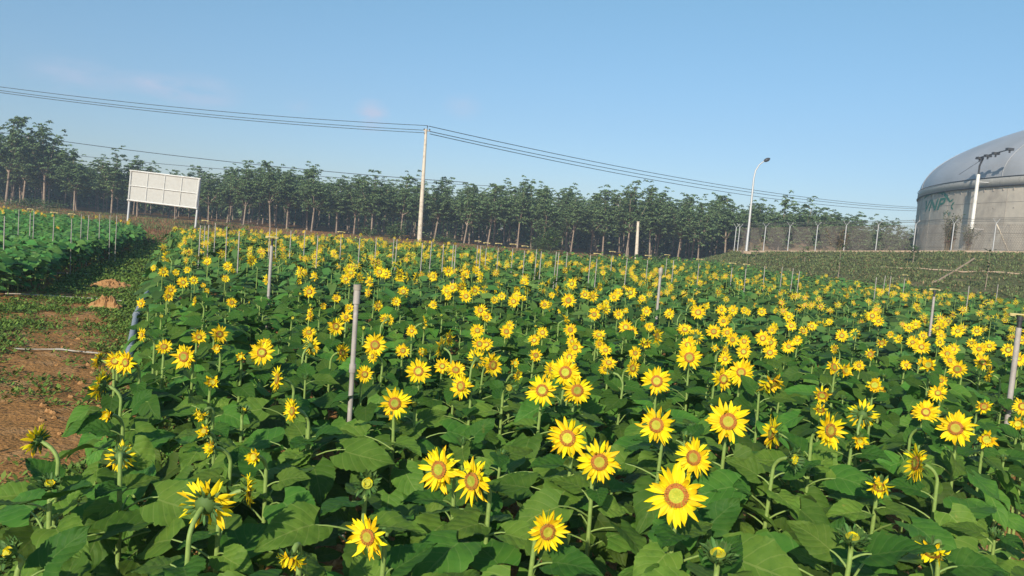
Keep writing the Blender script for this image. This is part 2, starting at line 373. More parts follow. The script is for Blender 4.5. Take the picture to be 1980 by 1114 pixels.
    if state == 'H' and lod < 2:   # yellow tips closing over the disc
        for i in range(14):
            V, Fc = petal(i * 2.4, RD * .55, RD * .9, .008, .9, .9, 0, 2, rd); V[:, 2] += .004; p.add(tolocal(V), Fc, 0)
    return c.pack(), (p.pack() if p.n else None), d.pack()

HEADS = {}; HM = {}
def headmesh(state, lod, k):
    key = (state, lod, k)
    if key not in HM:
        c, p, d = HEADS.setdefault(key, head(hash((ord(state), lod, k)) % 9999, state, lod))
        out = []
        for nm, P, ms in (("flower_head", c, [CALYX]), ("petals", p, [PETAL, PETALO]), ("disc", d, [DCEN, DRING])):
            g = G(); g.put(P) if P is not None else g.add([(0, 0, 0), (.001, 0, 0), (0, 0, .001)], [(0, 1, 2)]); out.append(g.mesh(nm, ms, True))
        HM[key] = out
    return HM[key]
def headpack(state, lod, k):
    key = (state, lod, k)
    if key not in HEADS: HEADS[key] = head(hash((ord(state), lod, k)) % 9999, state, lod)
    return HEADS[key]
FOL = {lod: [foliage(100 * lod + i, lod) for i in range((9, 9, 6)[lod])] for lod in range(3)}
FM = {}
def folmesh(lod, k):
    if (lod, k) not in FM:
        g = G(); g.put(FOL[lod][k]); FM[(lod, k)] = g.mesh("foliage", [LEAF, STEM])
    return FM[(lod, k)]

# ---------------------------------------------------------------- hand placed flowers: x y diameter azimuth tilt state (pixels of the photograph, degrees)
HAND = """1308 958 112 -4 10 O|1408 815 80 2 12 O|1158 893 80 12 8 O|1098 847 76 -14 8 O|1270 822 76 -18 10 O|1342 885 72 -22 8 O|1048 755 62 0 16 O|1116 755 56 8 10 O|1093 720 60 2 12 O|1068 716 36 25 10 O|1270 737 54 0 12 O
763 780 62 0 14 O|850 908 82 -38 10 O|914 930 88 -42 6 O|712 1038 86 -34 6 O|1058 1028 78 24 4 O|398 975 100 155 12 O|562 1082 66 -20 -48 W|480 948 58 85 5 O|710 935 54 8 22 B|1604 832 72 48 8 O|1494 838 62 -72 5 O|1668 802 56 172 8 O
1662 852 40 20 -5 H|1790 797 50 8 14 O|1848 828 66 -4 12 O|1908 850 42 15 5 H|1773 896 66 -66 4 O|1701 940 60 4 -28 W|1802 1066 66 -14 -36 W|1535 888 46 60 10 B|1648 1040 60 0 72 B|1388 1072 70 0 74 B|1791 833 34 50 0 B|1433 720 54 0 10 O|1398 733 46 35 8 O
1333 691 48 0 10 O|1330 667 34 0 18 O|1490 741 58 52 -38 W|1590 764 40 5 -20 W|1634 716 38 42 12 H|1691 745 36 0 14 H|1704 760 28 5 0 H|1814 760 36 -10 10 O|1795 706 38 0 16 H|1852 714 36 -20 8 O|1902 786 34 20 0 W|1752 706 18 0 10 O|1177 702 32 5 50 O|1223 712 34 46 6 O|1228 683 28 20 10 O
1171 677 22 0 12 O|1159 665 22 24 5 O|1158 648 26 0 50 O|1210 633 28 -10 14 O|1222 641 22 10 10 O|1149 608 24 0 10 O|1196 607 22 0 10 O|1250 602 20 0 10 O|1242 615 16 60 10 W|1294 607 22 0 12 O|1350 604 28 -6 10 O|1336 588 22 150 10 O|1395 599 22 0 12 O|1399 621 24 0 12 O|1417 600 22 0 6 O|1439 600 15 10 5 O
1380 641 28 0 12 O|1406 643 22 0 10 O|1416 657 30 22 6 O|1439 660 24 0 10 O|1438 680 28 0 10 O|1402 694 28 5 10 O|1402 677 18 62 8 O|1383 674 20 0 30 H|1324 638 30 5 50 O|1346 651 30 150 10 O|1270 651 34 66 6 O|1256 632 20 5 10 O|1248 663 28 0 -40 W
1233 587 15 -25 10 O|1242 577 15 0 12 O|1256 569 16 0 20 O|1322 568 16 8 10 O|1346 566 11 0 10 H|867 573 17 -35 10 O|901 573 25 0 10 O|956 580 16 10 10 O|970 573 17 0 20 O|993 583 23 0 10 O|1011 577 16 5 55 O|1053 589 19 0 10 O|1067 571 14 0 10 O|1099 581 28 0 10 O|1131 570 20 5 12 O
929 600 26 6 10 O|941 613 20 0 8 O|923 639 26 0 10 O|979 641 26 4 10 O|985 630 16 0 14 O|1049 643 22 0 12 O|1033 658 23 -10 8 O|1103 638 25 0 12 O|1106 661 20 0 12 O|1112 672 30 6 8 O|1101 690 28 0 10 O|1036 687 20 12 8 O|868 655 32 64 8 O|853 672 36 -118 8 O|927 665 28 2 8 O|941 666 22 0 6 O|921 695 40 160 14 O
952 706 44 40 8 O|855 708 32 0 10 O|881 716 38 8 42 O|892 747 48 -40 8 O|996 702 20 10 20 H|1000 725 26 46 -6 W|984 750 30 20 20 B|580 568 12 0 10 B|598 564 25 0 12 O|650 577 16 10 14 O|600 590 12 0 10 B|625 592 17 20 10 H|600 608 26 -66 8 O|675 596 18 0 8 O|669 614 26 0 42 O|649 631 34 22 10 O|597 643 26 10 40 O|601 669 40 148 10 O
661 682 36 52 8 O|725 667 44 0 10 O|721 689 26 -52 0 O|705 724 30 12 10 O|703 634 16 0 12 B|743 616 21 0 8 O|752 618 24 122 8 O|766 583 20 0 14 O|780 564 22 0 10 O|796 640 24 4 8 O|838 590 20 -30 8 O|779 678 19 0 10 O|817 681 24 0 30 H|809 718 46 -4 16 O|566 615 11 0 10 B|801 782 20 0 16 B|562 790 34 -72 6 O|820 634 10 0 20 B|712 566 19 -60 8 O
191 696 32 -112 10 O|222 698 32 -10 12 O|244 701 50 -48 4 O|196 744 60 -112 10 O|208 803 34 -38 8 H|275 648 22 -66 6 O|317 671 30 0 44 O|356 690 48 -34 8 O|384 652 28 8 10 O|424 646 36 22 8 O|420 674 18 -10 10 H|410 740 36 12 28 H|506 682 46 0 20 O|511 666 20 0 10 O|537 733 48 -74 6 O|388 802 32 -50 -35 W|465 690 14 0 20 H
72 852 62 -128 12 O|233 882 54 180 -30 O|395 834 18 -30 20 H|408 866 22 -60 10 H|491 884 18 -40 10 H|566 795 30 -64 8 O|96 936 46 0 60 B|17 1068 66 -60 40 B|321 503 15 0 10 O|297 518 12 -55 10 O|316 526 21 0 8 O|340 527 9 0 10 O|362 522 13 -15 8 O|354 546 22 0 8 O|375 542 18 -6 6 O|330 561 23 4 12 O|325 573 17 0 0 O|448 585 15 14 8 O|273 587 14 -38 10 O|377 583 18 -75 8 O|393 552 9 0 10 H|312 611 10 0 14 B|436 539 13 0 10 O|400 562 10 0 10 H|440 515 20 0 10 O
1543 571 15 0 10 O|1556 590 18 0 10 O|1583 578 15 0 12 O|1587 593 19 0 8 O|1620 589 16 0 10 O|1605 601 17 0 30 O|1473 603 18 0 10 O|1525 613 22 6 12 O|1604 623 15 0 12 O|1530 630 21 0 12 O|1493 638 19 0 10 O|1553 640 22 20 8 W|1570 631 19 0 20 O|1475 654 31 0 10 O|1490 662 26 30 10 O|1489 682 27 0 12 O|1525 670 28 0 10 O|1542 658 21 0 10 O|1628 649 24 0 10 O|1614 675 22 -30 -8 W|1612 710 36 50 20 O
1679 584 16 0 10 O|1709 584 12 0 10 H|1694 599 18 0 14 O|1687 611 23 0 10 O|1699 621 23 0 10 O|1705 663 24 20 -10 W|1722 647 13 -20 10 O|1738 656 19 -20 14 O|1758 634 21 0 10 O|1771 627 21 0 10 O|1745 627 14 0 10 O|1786 612 18 0 10 O|1765 662 26 -20 14 O|1782 671 32 0 10 O|1785 649 18 0 10 O|1818 616 21 0 12 O|1822 628 22 0 8 O|1834 621 18 0 10 O|1852 640 27 0 10 O|1862 633 20 20 10 O
1820 649 20 10 10 O|1817 662 18 20 8 O|1832 684 30 0 12 O|1843 675 23 0 12 O|1837 697 23 10 6 O|1889 640 21 0 10 O|1902 635 17 0 10 O|1879 663 20 -20 10 O|1893 675 28 0 8 O|1913 669 25 0 12 O|1900 700 30 0 12 O|1950 677 27 0 14 O|1970 694 30 0 14 O|1913 724 32 -74 8 O|1786 702 28 -30 16 H|1661 707 22 0 0 O|1683 685 24 0 0 W|1895 606 16 0 10 O|1910 615 12 0 10 O|1957 636 15 0 10 O|1976 658 17 0 10 O|1820 736 14 0 0 O|1587 792 30 0 -30 W|1978 786 36 -10 10 O
1160 593 15 -40 10 O|1172 586 14 0 10 O|1187 575 22 0 12 O|1195 566 20 0 10 O|1219 566 24 0 10 O|1212 568 16 0 10 B|1290 565 16 0 20 O|1302 576 14 0 0 W|1500 573 10 0 10 H|1270 574 10 0 0 W|1652 609 14 0 0 W|1735 606 14 0 0 W|1446 604 10 20 5 O|1460 590 12 30 5 O|1500 601 12 -60 10 O"""
plants = []     # base x,y ; head pos ; normal ; scale ; state
def dirs(px, py, az, tilt):
    r = ray(px, py); th = math.atan2(r[0], r[1]); v = np.array([math.sin(th), math.cos(th)]); rt = np.array([math.cos(th), -math.sin(th)])
    a, t = R_(az), R_(tilt); h = -v * math.cos(a) + rt * math.sin(a)
    return np.array([h[0] * math.cos(t), h[1] * math.cos(t), math.sin(t)])
for row in HAND.replace("\n", "|").split("|"):
    x, y, dm, az, ti, st = row.split(); x, y, dm, az, ti = map(float, (x, y, dm, az, ti))
    base_d = {'O': .166, 'H': .125, 'B': .10, 'W': .15}[st]
    p = at(x, y, 1.08); dep = proj(p)[2]; real = dm * dep / F
    # a head that looks too big or small for its row is moved a little nearer or farther
    k = base_d / real; k = min(1.12, max(.90, k ** .5)); p = atd(x, y, dep * k); real *= k
    if dm > 24 and st == 'O': az += 0
    else: az += random.uniform(-8, 8)
    sc = min(1.35, max(.6, real / base_d))
    plants.append(dict(head=p, n=dirs(x, y, az, ti), sc=sc, st=st, az=az, ti=ti, hand=True, px=x, py=y, dm=dm))
def stem_base(pl):
    n = pl['n']; hz = np.array([n[0], n[1], 0]); back = pl['head'] - n * .034 * pl['sc']
    A = back - n * .045 - hz * .02; A[2] = min(A[2], back[2] - .015) if n[2] < .6 else back[2] - .06
    A[2] = pl['head'][2] - (.075 if n[2] > -.2 else .01)
    if n[2] > .6: A = back - np.array([0, 0, .05])
    pl['A'] = A; pl['back'] = back; pl['bx'] = A[0]; pl['by'] = A[1]
for p in plants: stem_base(p)

# field outline on the ground
FIELD = [(-1.05, 1.0), (-1.45, 3.2), (-4.35, 9.5), (-5.75, 12.4), (-7.05, 15.4), (-9.6, 21.6), (-12.3, 28), (-7.9, 30.5), (-4.4, 33.5), (2.6, 38.5), (12.4, 50), (13.2, 40), (14.6, 32.5), (18.9, 29.5), (27, 27.5), (27, 1.0)]
def fill_plants():
    pts = []; u = np.array([-.415, .91]); w = np.array([.91, .415]); sp_r, sp_a = .46, .40
    for i in range(-80, 120):
        for j in range(-10, 190):
            q = u * (j * sp_a) + w * (i * sp_r) + rng.normal(0, .085, 2)
            pts.append(q)
    P = np.array(pts); P = P[inpoly(P, FIELD)]
    d = P[:, 1]; lat = np.abs(P[:, 0]); P = P[(d > 1.55) & (lat < d * .74 + .8)]
    # thin out with distance a little, keep the near rows
    return P
P = fill_plants(); HB = np.array([[p['bx'], p['by']] for p in plants])
keep = []
for q in P:
    if ((HB - q) ** 2).sum(1).min() < .27 ** 2: continue
    keep.append(q)
for q in keep:
    D = q[1]; hz = rng.normal(1.04, .06); r = rng.random()
    if D < 5.5 and q[0] < -.12 * D and rng.random() < .5: continue
    if D < 5.0:
        st = 'L' if r < .86 else 'B'; hz = rng.uniform(.86, .98)
        if r >= .86: hz = rng.uniform(.84, .95)
    elif D < 10.5: st = 'L' if r < .74 else ('B' if r < .9 else ('H' if r < .95 else 'O')); hz = rng.uniform(.86, 1.0)
    else:
        # a band of greener, later plants lies across the far middle and right edge
        late = .86 if (D > 25 and q[0] > -2.5) or (q[0] > 13.5 and D > 17) else .3
        if q[0] < -2.5 and D > 20: late = .22
        if D < 22: late = max(late, .33)
        if D > 13 and D < 17.5 and q[0] > -2: late = max(late, .6)
        if vnoise(q[0], q[1], .5, 12) > .35: late = max(late, .75)
        st = 'O' if r > late + .10 else ('B' if r > late + .05 else ('H' if r > late else 'L'))
        hz = rng.normal(1.02 if late < .5 else .96, .09)
    px, py, _ = proj((q[0], q[1], hz))
    az = rng.normal(0, 45) if rng.random() < .8 else rng.uniform(-180, 180); ti = rng.normal(10, 12)
    if st == 'L': ti = 80
    if st == 'B' and rng.random() < .5: ti = 65
    n = dirs(px, py, az, ti)
    pl = dict(head=np.array([q[0], q[1], hz]), n=n, sc=rng.uniform(.85, 1.12) * (1 if D > 10.5 else .85), st=st, az=az, ti=ti, hand=False, px=px, py=py, dm=0)
    stem_base(pl); plants.append(pl)
    if D < 9: plants[-1]['sc'] *= .9
for p in plants:
    p['D'] = math.hypot(p['bx'], p['by']); p['inview'] = -70 < p['px'] < 2050 and p['py'] < 1230
order = sorted([p for p in plants if p['inview']], key=lambda p: p['D'])
solo = order[:300]; rest = order[300:]
print("plants", len(plants), "rest", len(rest), "solo to", solo[-1]['D'])

def stem_geo(g, pl, off, lod, mi=0):
    A = pl['A'] - off; B = pl['back'] - off; n = pl['n']; base = np.array([A[0], A[1], 0.0])
    k = (7, 5, 3)[lod]; m = (8, 6, 3)[lod]
    w = np.sin(np.linspace(0, math.pi, k))[:, None] * np.array([.012 * math.sin(pl['D'] * 7), .010 * math.cos(pl['D'] * 5), 0])
    t = np.linspace(0, 1, k)[:, None]; body = base * (1 - t) + A * t + w * (lod < 2)
    if pl['st'] == 'L': tube(g, body, np.linspace(.012, .006, k), m, mi, False); return
    t = np.linspace(0, 1, (7, 5, 2)[lod])[1:, None]
    c1 = A + np.array([0, 0, .03]); c2 = B - n * .035
    neck = (1 - t) ** 3 * A + 3 * t * (1 - t) ** 2 * c1 + 3 * t * t * (1 - t) * c2 + t ** 3 * (B + n * .006)
    pts = np.vstack([body, neck]); rad = np.concatenate([np.linspace(.0118, .0078, k), np.linspace(.0075, .0082, len(neck))])
    tube(g, pts, rad * (1, 1, 1.1)[lod], m, mi, False)
def head_rot(n, spin):
    y = -n; up = np.array([0, 0, 1.]) if abs(n[2]) < .95 else np.array([0, 1., 0]); x = np.cross(y, up); x /= np.linalg.norm(x); z = np.cross(x, y)
    return np.stack([x, y, z], 1) @ roty(spin)

ORD = "first second third fourth fifth sixth seventh eighth ninth tenth eleventh twelfth thirteenth fourteenth fifteenth sixteenth seventeenth eighteenth nineteenth twentieth".split()
TENS = {2: "twenty", 3: "thirty", 4: "forty", 5: "fifty", 6: "sixty", 7: "seventy", 8: "eighty", 9: "ninety"}
def ordw(i):
    if i < 20: return ORD[i]
    t, r = divmod(i + 1, 10)
    return TENS[t][:-1] + "ieth" if r == 0 else TENS[t] + "-" + ORD[r - 1]
KIND = {'O': "open sunflower", 'H': "half-open sunflower", 'B': "sunflower in bud", 'W': "drooping curled sunflower", 'L': "leafy sunflower plant without flower"}
def facing(p):
    if p['st'] == 'L': return ""
    if p['ti'] > 55: return "facing the sky"
    a = (p['az'] + 180) % 360 - 180
    if abs(a) > 125: return "turned away from camera"
    if a < -30: return "facing left"
    if a > 30: return "facing right"
    return "facing the camera"
SPECIAL = {(1308, 958): "largest open sunflower, facing camera low in right half, above bright serrated leaves", (1408, 815): "large round open sunflower alone to the upper right of the largest one",
 (1158, 893): "large open sunflower touching the lower right of another large bloom", (1098, 847): "large open sunflower whose lower right petals meet another large bloom", (1270, 822): "tall oval sunflower with upswept petals left of the large round bloom",
 (1342, 885): "open sunflower with a shadow across its disc just above the largest bloom", (1048, 755): "left bloom of the tight cluster of three sunflowers in mid field", (1116, 755): "lower right bloom of the tight cluster of three sunflowers", (1093, 720): "top bloom of the tight cluster of three sunflowers",
 (1270, 737): "round sunflower standing alone between the three-bloom cluster and the right pair", (763, 780): "round open sunflower beside the foot of the tall near pipe", (850, 908): "left one of two ragged sunflowers facing left side by side in foreground",
 (914, 930): "right one of two ragged sunflowers facing left side by side in foreground", (712, 1038): "big sunflower facing left at the bottom edge left of centre", (1058, 1028): "sunflower with one long petal to the right at the bottom centre",
 (398, 975): "sunflower seen from behind with a thick pale stem in the left foreground", (562, 1082): "drooping sunflower with curled petals at the bottom edge, left of centre", (710, 935): "spiny green bud above the big sunflower at the bottom edge",
 (1604, 832): "large sunflower facing right, halfway between two big round blooms on the right", (1848, 828): "large round sunflower facing camera near the right edge of the foreground", (1668, 802): "dark green back of a sunflower turned away in the right foreground",
 (1701, 940): "nodding sunflower with downward petals in the right foreground", (1802, 1066): "nodding sunflower near the bottom right corner", (1773, 896): "sunflower in profile facing left in the right foreground", (72, 852): "leftmost sunflower, turned away beside the bare soil",
 (96, 936): "dark spiny bud at the field's left corner over weedy soil", (17, 1068): "spiny bud cut by the left edge in the bottom corner", (1388, 1072): "spiny green bud ringed by bright leaves at bottom, right of centre", (1648, 1040): "spiny green bud between two large leaves at bottom right",
 (196, 744): "sunflower turned left at the field edge beside bare red soil", (1433, 720): "bright round sunflower right of the pair stacked on one another", (1333, 691): "larger front bloom of the stacked pair right of centre", (506, 682): "round sunflower with green disc alone in the left part of the field"}
bands = [(940, 2000, "at the bottom edge"), (840, 940, "just above the bottom edge"), (760, 840, "level with near pipe's foot"), (705, 760, "above near pipe's foot"), (670, 705, "level with near pipe's middle"),
         (640, 670, "above near pipe's middle"), (615, 640, "below near pipe's top"), (595, 615, "just under near pipe's top"), (575, 595, "level with near pipe's top"), (0, 575, "in the farthest separate rows")]
groups = {}
for p in solo:
    b = next(i for i, (a, c, _) in enumerate(bands) if a <= p['py'] < c); p['band'] = b
    groups.setdefault((b, p['st'], facing(p)), []).append(p)
for (b, st, fc), lst in groups.items():
    lst.sort(key=lambda p: p['px'])
    for i, p in enumerate(lst):
        head_ = KIND[st] + (" " + fc if fc else "")
        if len(lst) == 1: p['label'] = "only " + head_ + " " + bands[b][2]
        else: p['label'] = head_ + ", " + (ordw(i) + " such " + "from left " if i else "leftmost such ") + bands[b][2]
        if (int(p['px']), int(p['py'])) in SPECIAL: p['label'] = SPECIAL[(int(p['px']), int(p['py']))]
GRP = {'O': "open sunflowers in the field", 'H': "half-open sunflowers in the field", 'B': "sunflower buds in the field", 'W': "drooping sunflowers in the field", 'L': "flowerless sunflower plants in the field"}
for idx, p in enumerate(solo):
    lod = 0 if p['D'] < 4.6 else 1
    base = np.array([p['bx'], p['by'], 0.0])
    e = link("sunflower_plant", None, None, base); e.empty_display_size = .1
    tag(e, p['label'], "sunflower", GRP[p['st']])
    g = G(); stem_geo(g, p, base, lod); obj("stem", g, STEM, e)
    fo = link("foliage", folmesh(lod, idx % 9), e, (0, 0, 0), (0, 0, random.uniform(-.75, .45)))
    topz = (p['A'][2] + (.03 if p['st'] == 'L' else -.055 if p['st'] in 'OW' else -.01)) / .93
    sxy = random.uniform(.9, 1.15)
    if p['hand'] and p['st'] == 'B' and p['ti'] > 55: topz = (p['A'][2] + .04) / .93; sxy = 1.2
    if base[0] < -.45 * base[1] + .3: sxy *= .9
    fo.scale = (sxy * random.choice((-1, 1)), sxy, topz)
    if p['st'] == 'L':
        hs = 'G'; p['sc'] = .8; hp = p['A'] + np.array([0, 0, .02]); n = np.array([.2 * math.sin(idx), .2 * math.cos(idx), .96]); n /= np.linalg.norm(n)
    else: hs = p['st']; hp = p['head']; n = p['n']
    hm = headmesh(hs, lod, idx % (9 if hs == 'O' else 3))
    M = head_rot(n, random.uniform(0, 6.28))
    hd_ = link("flower_head", hm[0], e, hp - base); hd_.rotation_euler = Matrix(M.tolist()).to_euler(); s = p['sc']; hd_.scale = (s, s, s)
    (link("petals", hm[1], hd_) if hs != 'G' else None); link("disc", hm[2], hd_)
    if hs == 'B': tag(hd_, "closed green bud with spiny bracts")
# the rest of the field as one mass
g = G()
for i, p in enumerate(rest):
    base = np.array([p['bx'], p['by'], 0.0]); lod = 2
    stem_geo(g, p, np.zeros(3), 2, 1)
    sxy = random.uniform(.95, 1.2); tz = (p['A'][2] + (.03 if p['st'] == 'L' else -.05)) / .93
    g.put(FOL[2][i % 6], rotz(random.uniform(-.75, .45)) @ np.diag([sxy, sxy, tz]), base, 1.0, [0, 1])
    if p['st'] != 'L':
        M = head_rot(p['n'], random.uniform(0, 6.28)); l2 = 1 if p['D'] < 13 else 2
        for P_, rm in zip(headpack(p['st'], l2, i % 2), ([2], [3, 4], [5, 6])): (g.put(P_, M, p['head'], p['sc'] * 1.0, rm) if P_ is not None else None)
o = obj("sunflower_field", g, [LEAFF, STEM, CALYX, PETAL, PETALO, DCEN, DRING])
tag(o, "dense far rows of yellow sunflowers filling the field behind the nearest plants", "sunflower field", kind="stuff")

# young green crop in the plot on the left
PLOT = [(-11.5, 12.4), (-8.5, 13.0), (-9.0, 15.0), (-10.3, 18.2), (-14.0, 28.6), (-15.6, 33), (-20, 38), (-34, 46), (-46, 52), (-46, 30)]
g = G(); FY = [foliage(500 + i, 1 if i > 3 else 2, .90, 1, 27) for i in range(6)]
u = np.array([-.415, .91]); w = np.array([-.91, -.415]); ny = 0
for i in range(-34, 110):
    for j in range(0, 185):
        q = u * (j * .36) + w * (i * .44) + rng.normal(0, .08, 2)
        if not (-.80 * q[1] - .5 < q[0]) or not inpoly(q, PLOT)[0]: continue
        hh = rng.normal(.68, .07); k = (4 + (ny % 2)) if q[1] < 19 else ny % 4; ny += 1
        g.put(FY[k], rotz(random.uniform(-.75, .45)) @ np.diag([1.2, 1.2, hh / .9]), (q[0], q[1], 0), 1.0, [0, 1])
        tube(g, [(q[0], q[1], 0), (q[0], q[1], hh * .95)], [.013, .008], 4, 1, False)
        if rng.random() < (.003 if q[1] < 32 else .12):
            px, py, _ = proj((q[0], q[1], hh + .1)); M = head_rot(dirs(px, py, rng.normal(0, 40), 15), 0)
            for P_, rm in zip(headpack('O', 2, ny % 2), ([1], [2, 2], [3, 3])): g.put(P_, M, (q[0], q[1], hh + .1), .95, rm)
o = obj("young_crop", g, [YOUNG, STEM, PETAL, DRING])
tag(o, "dense green young plants without blooms filling the left plot beyond the path", "crop", kind="stuff")
print("young", ny)

# ---------------------------------------------------------------- ground
def soil_h(x, y):
    near = np.clip((60 - np.hypot(x, y)) / 40, 0, 1)
    return near * (.035 * vnoise(x, y, 1.3, 1) + .022 * vnoise(x, y, 5.5, 2)) - .03
xs = np.concatenate([[-2500, -900, -400, -200, -120], np.arange(-60, -14, 1.5), np.arange(-14, 6, .085), np.arange(6, 60, 1.2), [80, 120, 200, 400, 900, 2500]])
ys = np.concatenate([[-1500, -300, -60, -10], np.arange(0, 22, .085), np.arange(22, 100, 1.2), [130, 200, 400, 900, 2500, 4000]])
X, Y = np.meshgrid(xs, ys, indexing='ij'); Z = soil_h(X, Y)
g = G(); g.add(np.stack([X, Y, Z], -1).reshape(-1, 3), grid_faces(len(xs), len(ys))[:, ::-1])
tag(obj("ground", g, SOIL), "red brown bare soil under and between the plantings", "ground", kind="structure")

# weeds creeping over the path
def scatter_weeds(n, xr, yr, fn, size, name, m, label, cat, tall=0.0, cluster=6):
    g = G(); q = rng.uniform((xr[0], yr[0]), (xr[1], yr[1]), (n, 2))
    if 'path' in name: q[:, 0] -= .45 * q[:, 1]
    pr = fn(q[:, 0], q[:, 1]); q = q[rng.random(n) < pr]
    k = len(q); 
    for c in range(cluster):
        a = rng.uniform(0, 6.28, k); L_ = size * rng.uniform(.6, 1.4, k); Wd = L_ * (.45 if tall == 0 else .10); el = rng.uniform(.0, .9, k) if tall == 0 else rng.uniform(.7, 1.5, k)
        hgt = rng.uniform(.0, .05, k) if tall == 0 else np.zeros(k)
        d = np.stack([np.cos(a) * np.cos(el), np.sin(a) * np.cos(el), np.sin(el)], 1); s = np.stack([-np.sin(a), np.cos(a), rng.normal(0, .25, k)], 1)
        b = np.stack([q[:, 0] + rng.normal(0, size * .7, k), q[:, 1] + rng.normal(0, size * .7, k), hgt], 1); b[:, 2] += zfun(b[:, 0], b[:, 1])
        V = np.stack([b, b + d * L_[:, None] * .5 + s * Wd[:, None] * .5, b + d * L_[:, None] - (np.array([0, 0, 1]) * L_[:, None] * .25 * (tall > 0)), b + d * L_[:, None] * .5 - s * Wd[:, None] * .5], 1).reshape(-1, 3)
        g.add(V, np.arange(4 * k).reshape(-1, 4))
    return tag(obj(name, g, m, smooth=False), label, cat, kind="stuff")
zfun = soil_h
b1 = [at(75, 760)[:2], at(110, 700)[:2]]
bare = [(at(60, 800), .85), (at(20, 760), 1.1), (at(110, 720), .45), (at(60, 860), .5), (at(20, 900), .4), (at(130, 608), .8), (at(110, 640), .85), (at(150, 620), .6), (at(138, 655), .7), (at(115, 695), .8), (at(170, 575), .4), (at(80, 663), .5), (at(160, 745), .28), (at(90, 570), .7), (at(40, 582), .6), (at(140, 556), .5), (at(208, 592), .3), (at(215, 555), .45), (at(250, 500), .4), (at(5, 610), .5), (at(150, 590), .4), (at(125, 680), .5), (at(30, 700), .8), (at(150, 840), .45), (at(10, 830), .8)]
def path_den(x, y):
    v = np.ones_like(x)
    for c, r in bare: v *= 1 - .88 * np.clip(1.45 - np.hypot(x - c[0], (y - c[1])) / r, 0, 1)
    ns = vnoise(x, y, 1.1, 5); v *= np.clip(.85 + ns * .9, .08, 1)
    edge = (-.452 * y + .15) - x; v *= np.clip(edge * 3 + .45, 0, 1)
    plot = inpoly(np.stack([x, y], 1), PLOT); v[plot] *= .12
    return v
def field_under(x, y): return np.clip(vnoise(x, y, 1.5, 9) * 1.4 - .25, 0, .5) * (x > -.45 * y)
scatter_weeds(52000, (-4.2, .25), (1.5, 17), path_den, .055, "path_weeds", WEED, "low creeping green weeds covering the path beside the field", "weeds", cluster=7)
scatter_weeds(22000, (-3.6, .3), (17, 42), path_den, .085, "far_path_weeds", WEED, "grassy green growth on the far part of the path", "weeds", cluster=6)
scatter_weeds(7000, (-6, 6), (1.5, 12), field_under, .035, "field_weeds", WEED, "small weeds on the soil under the sunflowers", "weeds", cluster=5)
def wide(x, y):
    f = inpoly(np.stack([x, y], 1), FIELD) | inpoly(np.stack([x, y], 1), PLOT); v = np.clip(.5 + vnoise(x, y, .5, 3), 0, 1); v[f] = 0; return v
scatter_weeds(26000, (-62, 14), (32, 79), lambda x, y: wide(x, y) * (.35 + .65 * (np.clip((78 - y) / 40, 0, 1))), .30, "dry_weeds", DRY2, "brown dry weeds on the open ground before the trees", "weeds", 1.0, 4)
scatter_weeds(20000, (-62, 14), (36, 79), lambda x, y: wide(x + 7, y) * np.clip(.25 + vnoise(x, y, .22, 8) + (x < -25) * .3, 0, 1), .36, "green_scrub", BANKG, "dull green scrub on the open ground before the trees", "weeds", 1.0, 5)
# clods
g = G()
for i in range(5200):
    y = 1.6 + 10 * rng.random() ** 1.5; x = rng.uniform(-.52 * y - .6, .2 * y + 1)
    if x < -.47 * y and rng.random() < .75: continue
    r = rng.uniform(.01, .04); th = np.linspace(0, 2 * np.pi, 6)[:-1]; t = rng.uniform(.7, 1.25, (3, 5, 1))
    V = np.concatenate([(np.stack([np.cos(th + k) * q, np.sin(th + k) * q, th * 0 + zz], 1)[None] * t[k:k + 1]).reshape(-1, 3) for k, (q, zz) in enumerate(((1, -.3), (.95, .35), (.4, .8)))]) * r
    g.add(V + (x, y, soil_h(x, y)), ring_faces(3, 5)); 
tag(obj("soil_clods", g, CLOD, smooth=False), "crumbly red soil clods scattered between the sunflower stems", "soil clods", kind="stuff")
def mound(px, py, r, h, label, sd_):
    c = at(px, py); n = 26; g = G(); a = np.linspace(0, 2 * np.pi, n + 1)[:-1]; rows = []
    rd = np.random.default_rng(sd_)
    for q in np.linspace(1, 0, 9):
        rr = r * q * (1 + .18 * np.sin(3 * a + sd_) + .1 * np.sin(7 * a)); z = h * (1 - q ** 2) ** .8 * (1 + rd.normal(0, .28, n)) - .02 * (q > .95)
        rows.append(np.stack([rr * np.cos(a) * 1.3, rr * np.sin(a), z], 1))
    g.add(np.vstack(rows), ring_faces(9, n)); o = obj("dirt_mound", g, CLOD, None, (c[0], c[1], -.02), smooth=False); tag(o, label, "dirt mound", "small dirt mounds on the path")
mound(207, 597, .22, .17, "small rounded heap of red soil on the weedy path", 3)
mound(216, 556, .36, .12, "wider low heap of loose reddish clods farther up the path", 5)
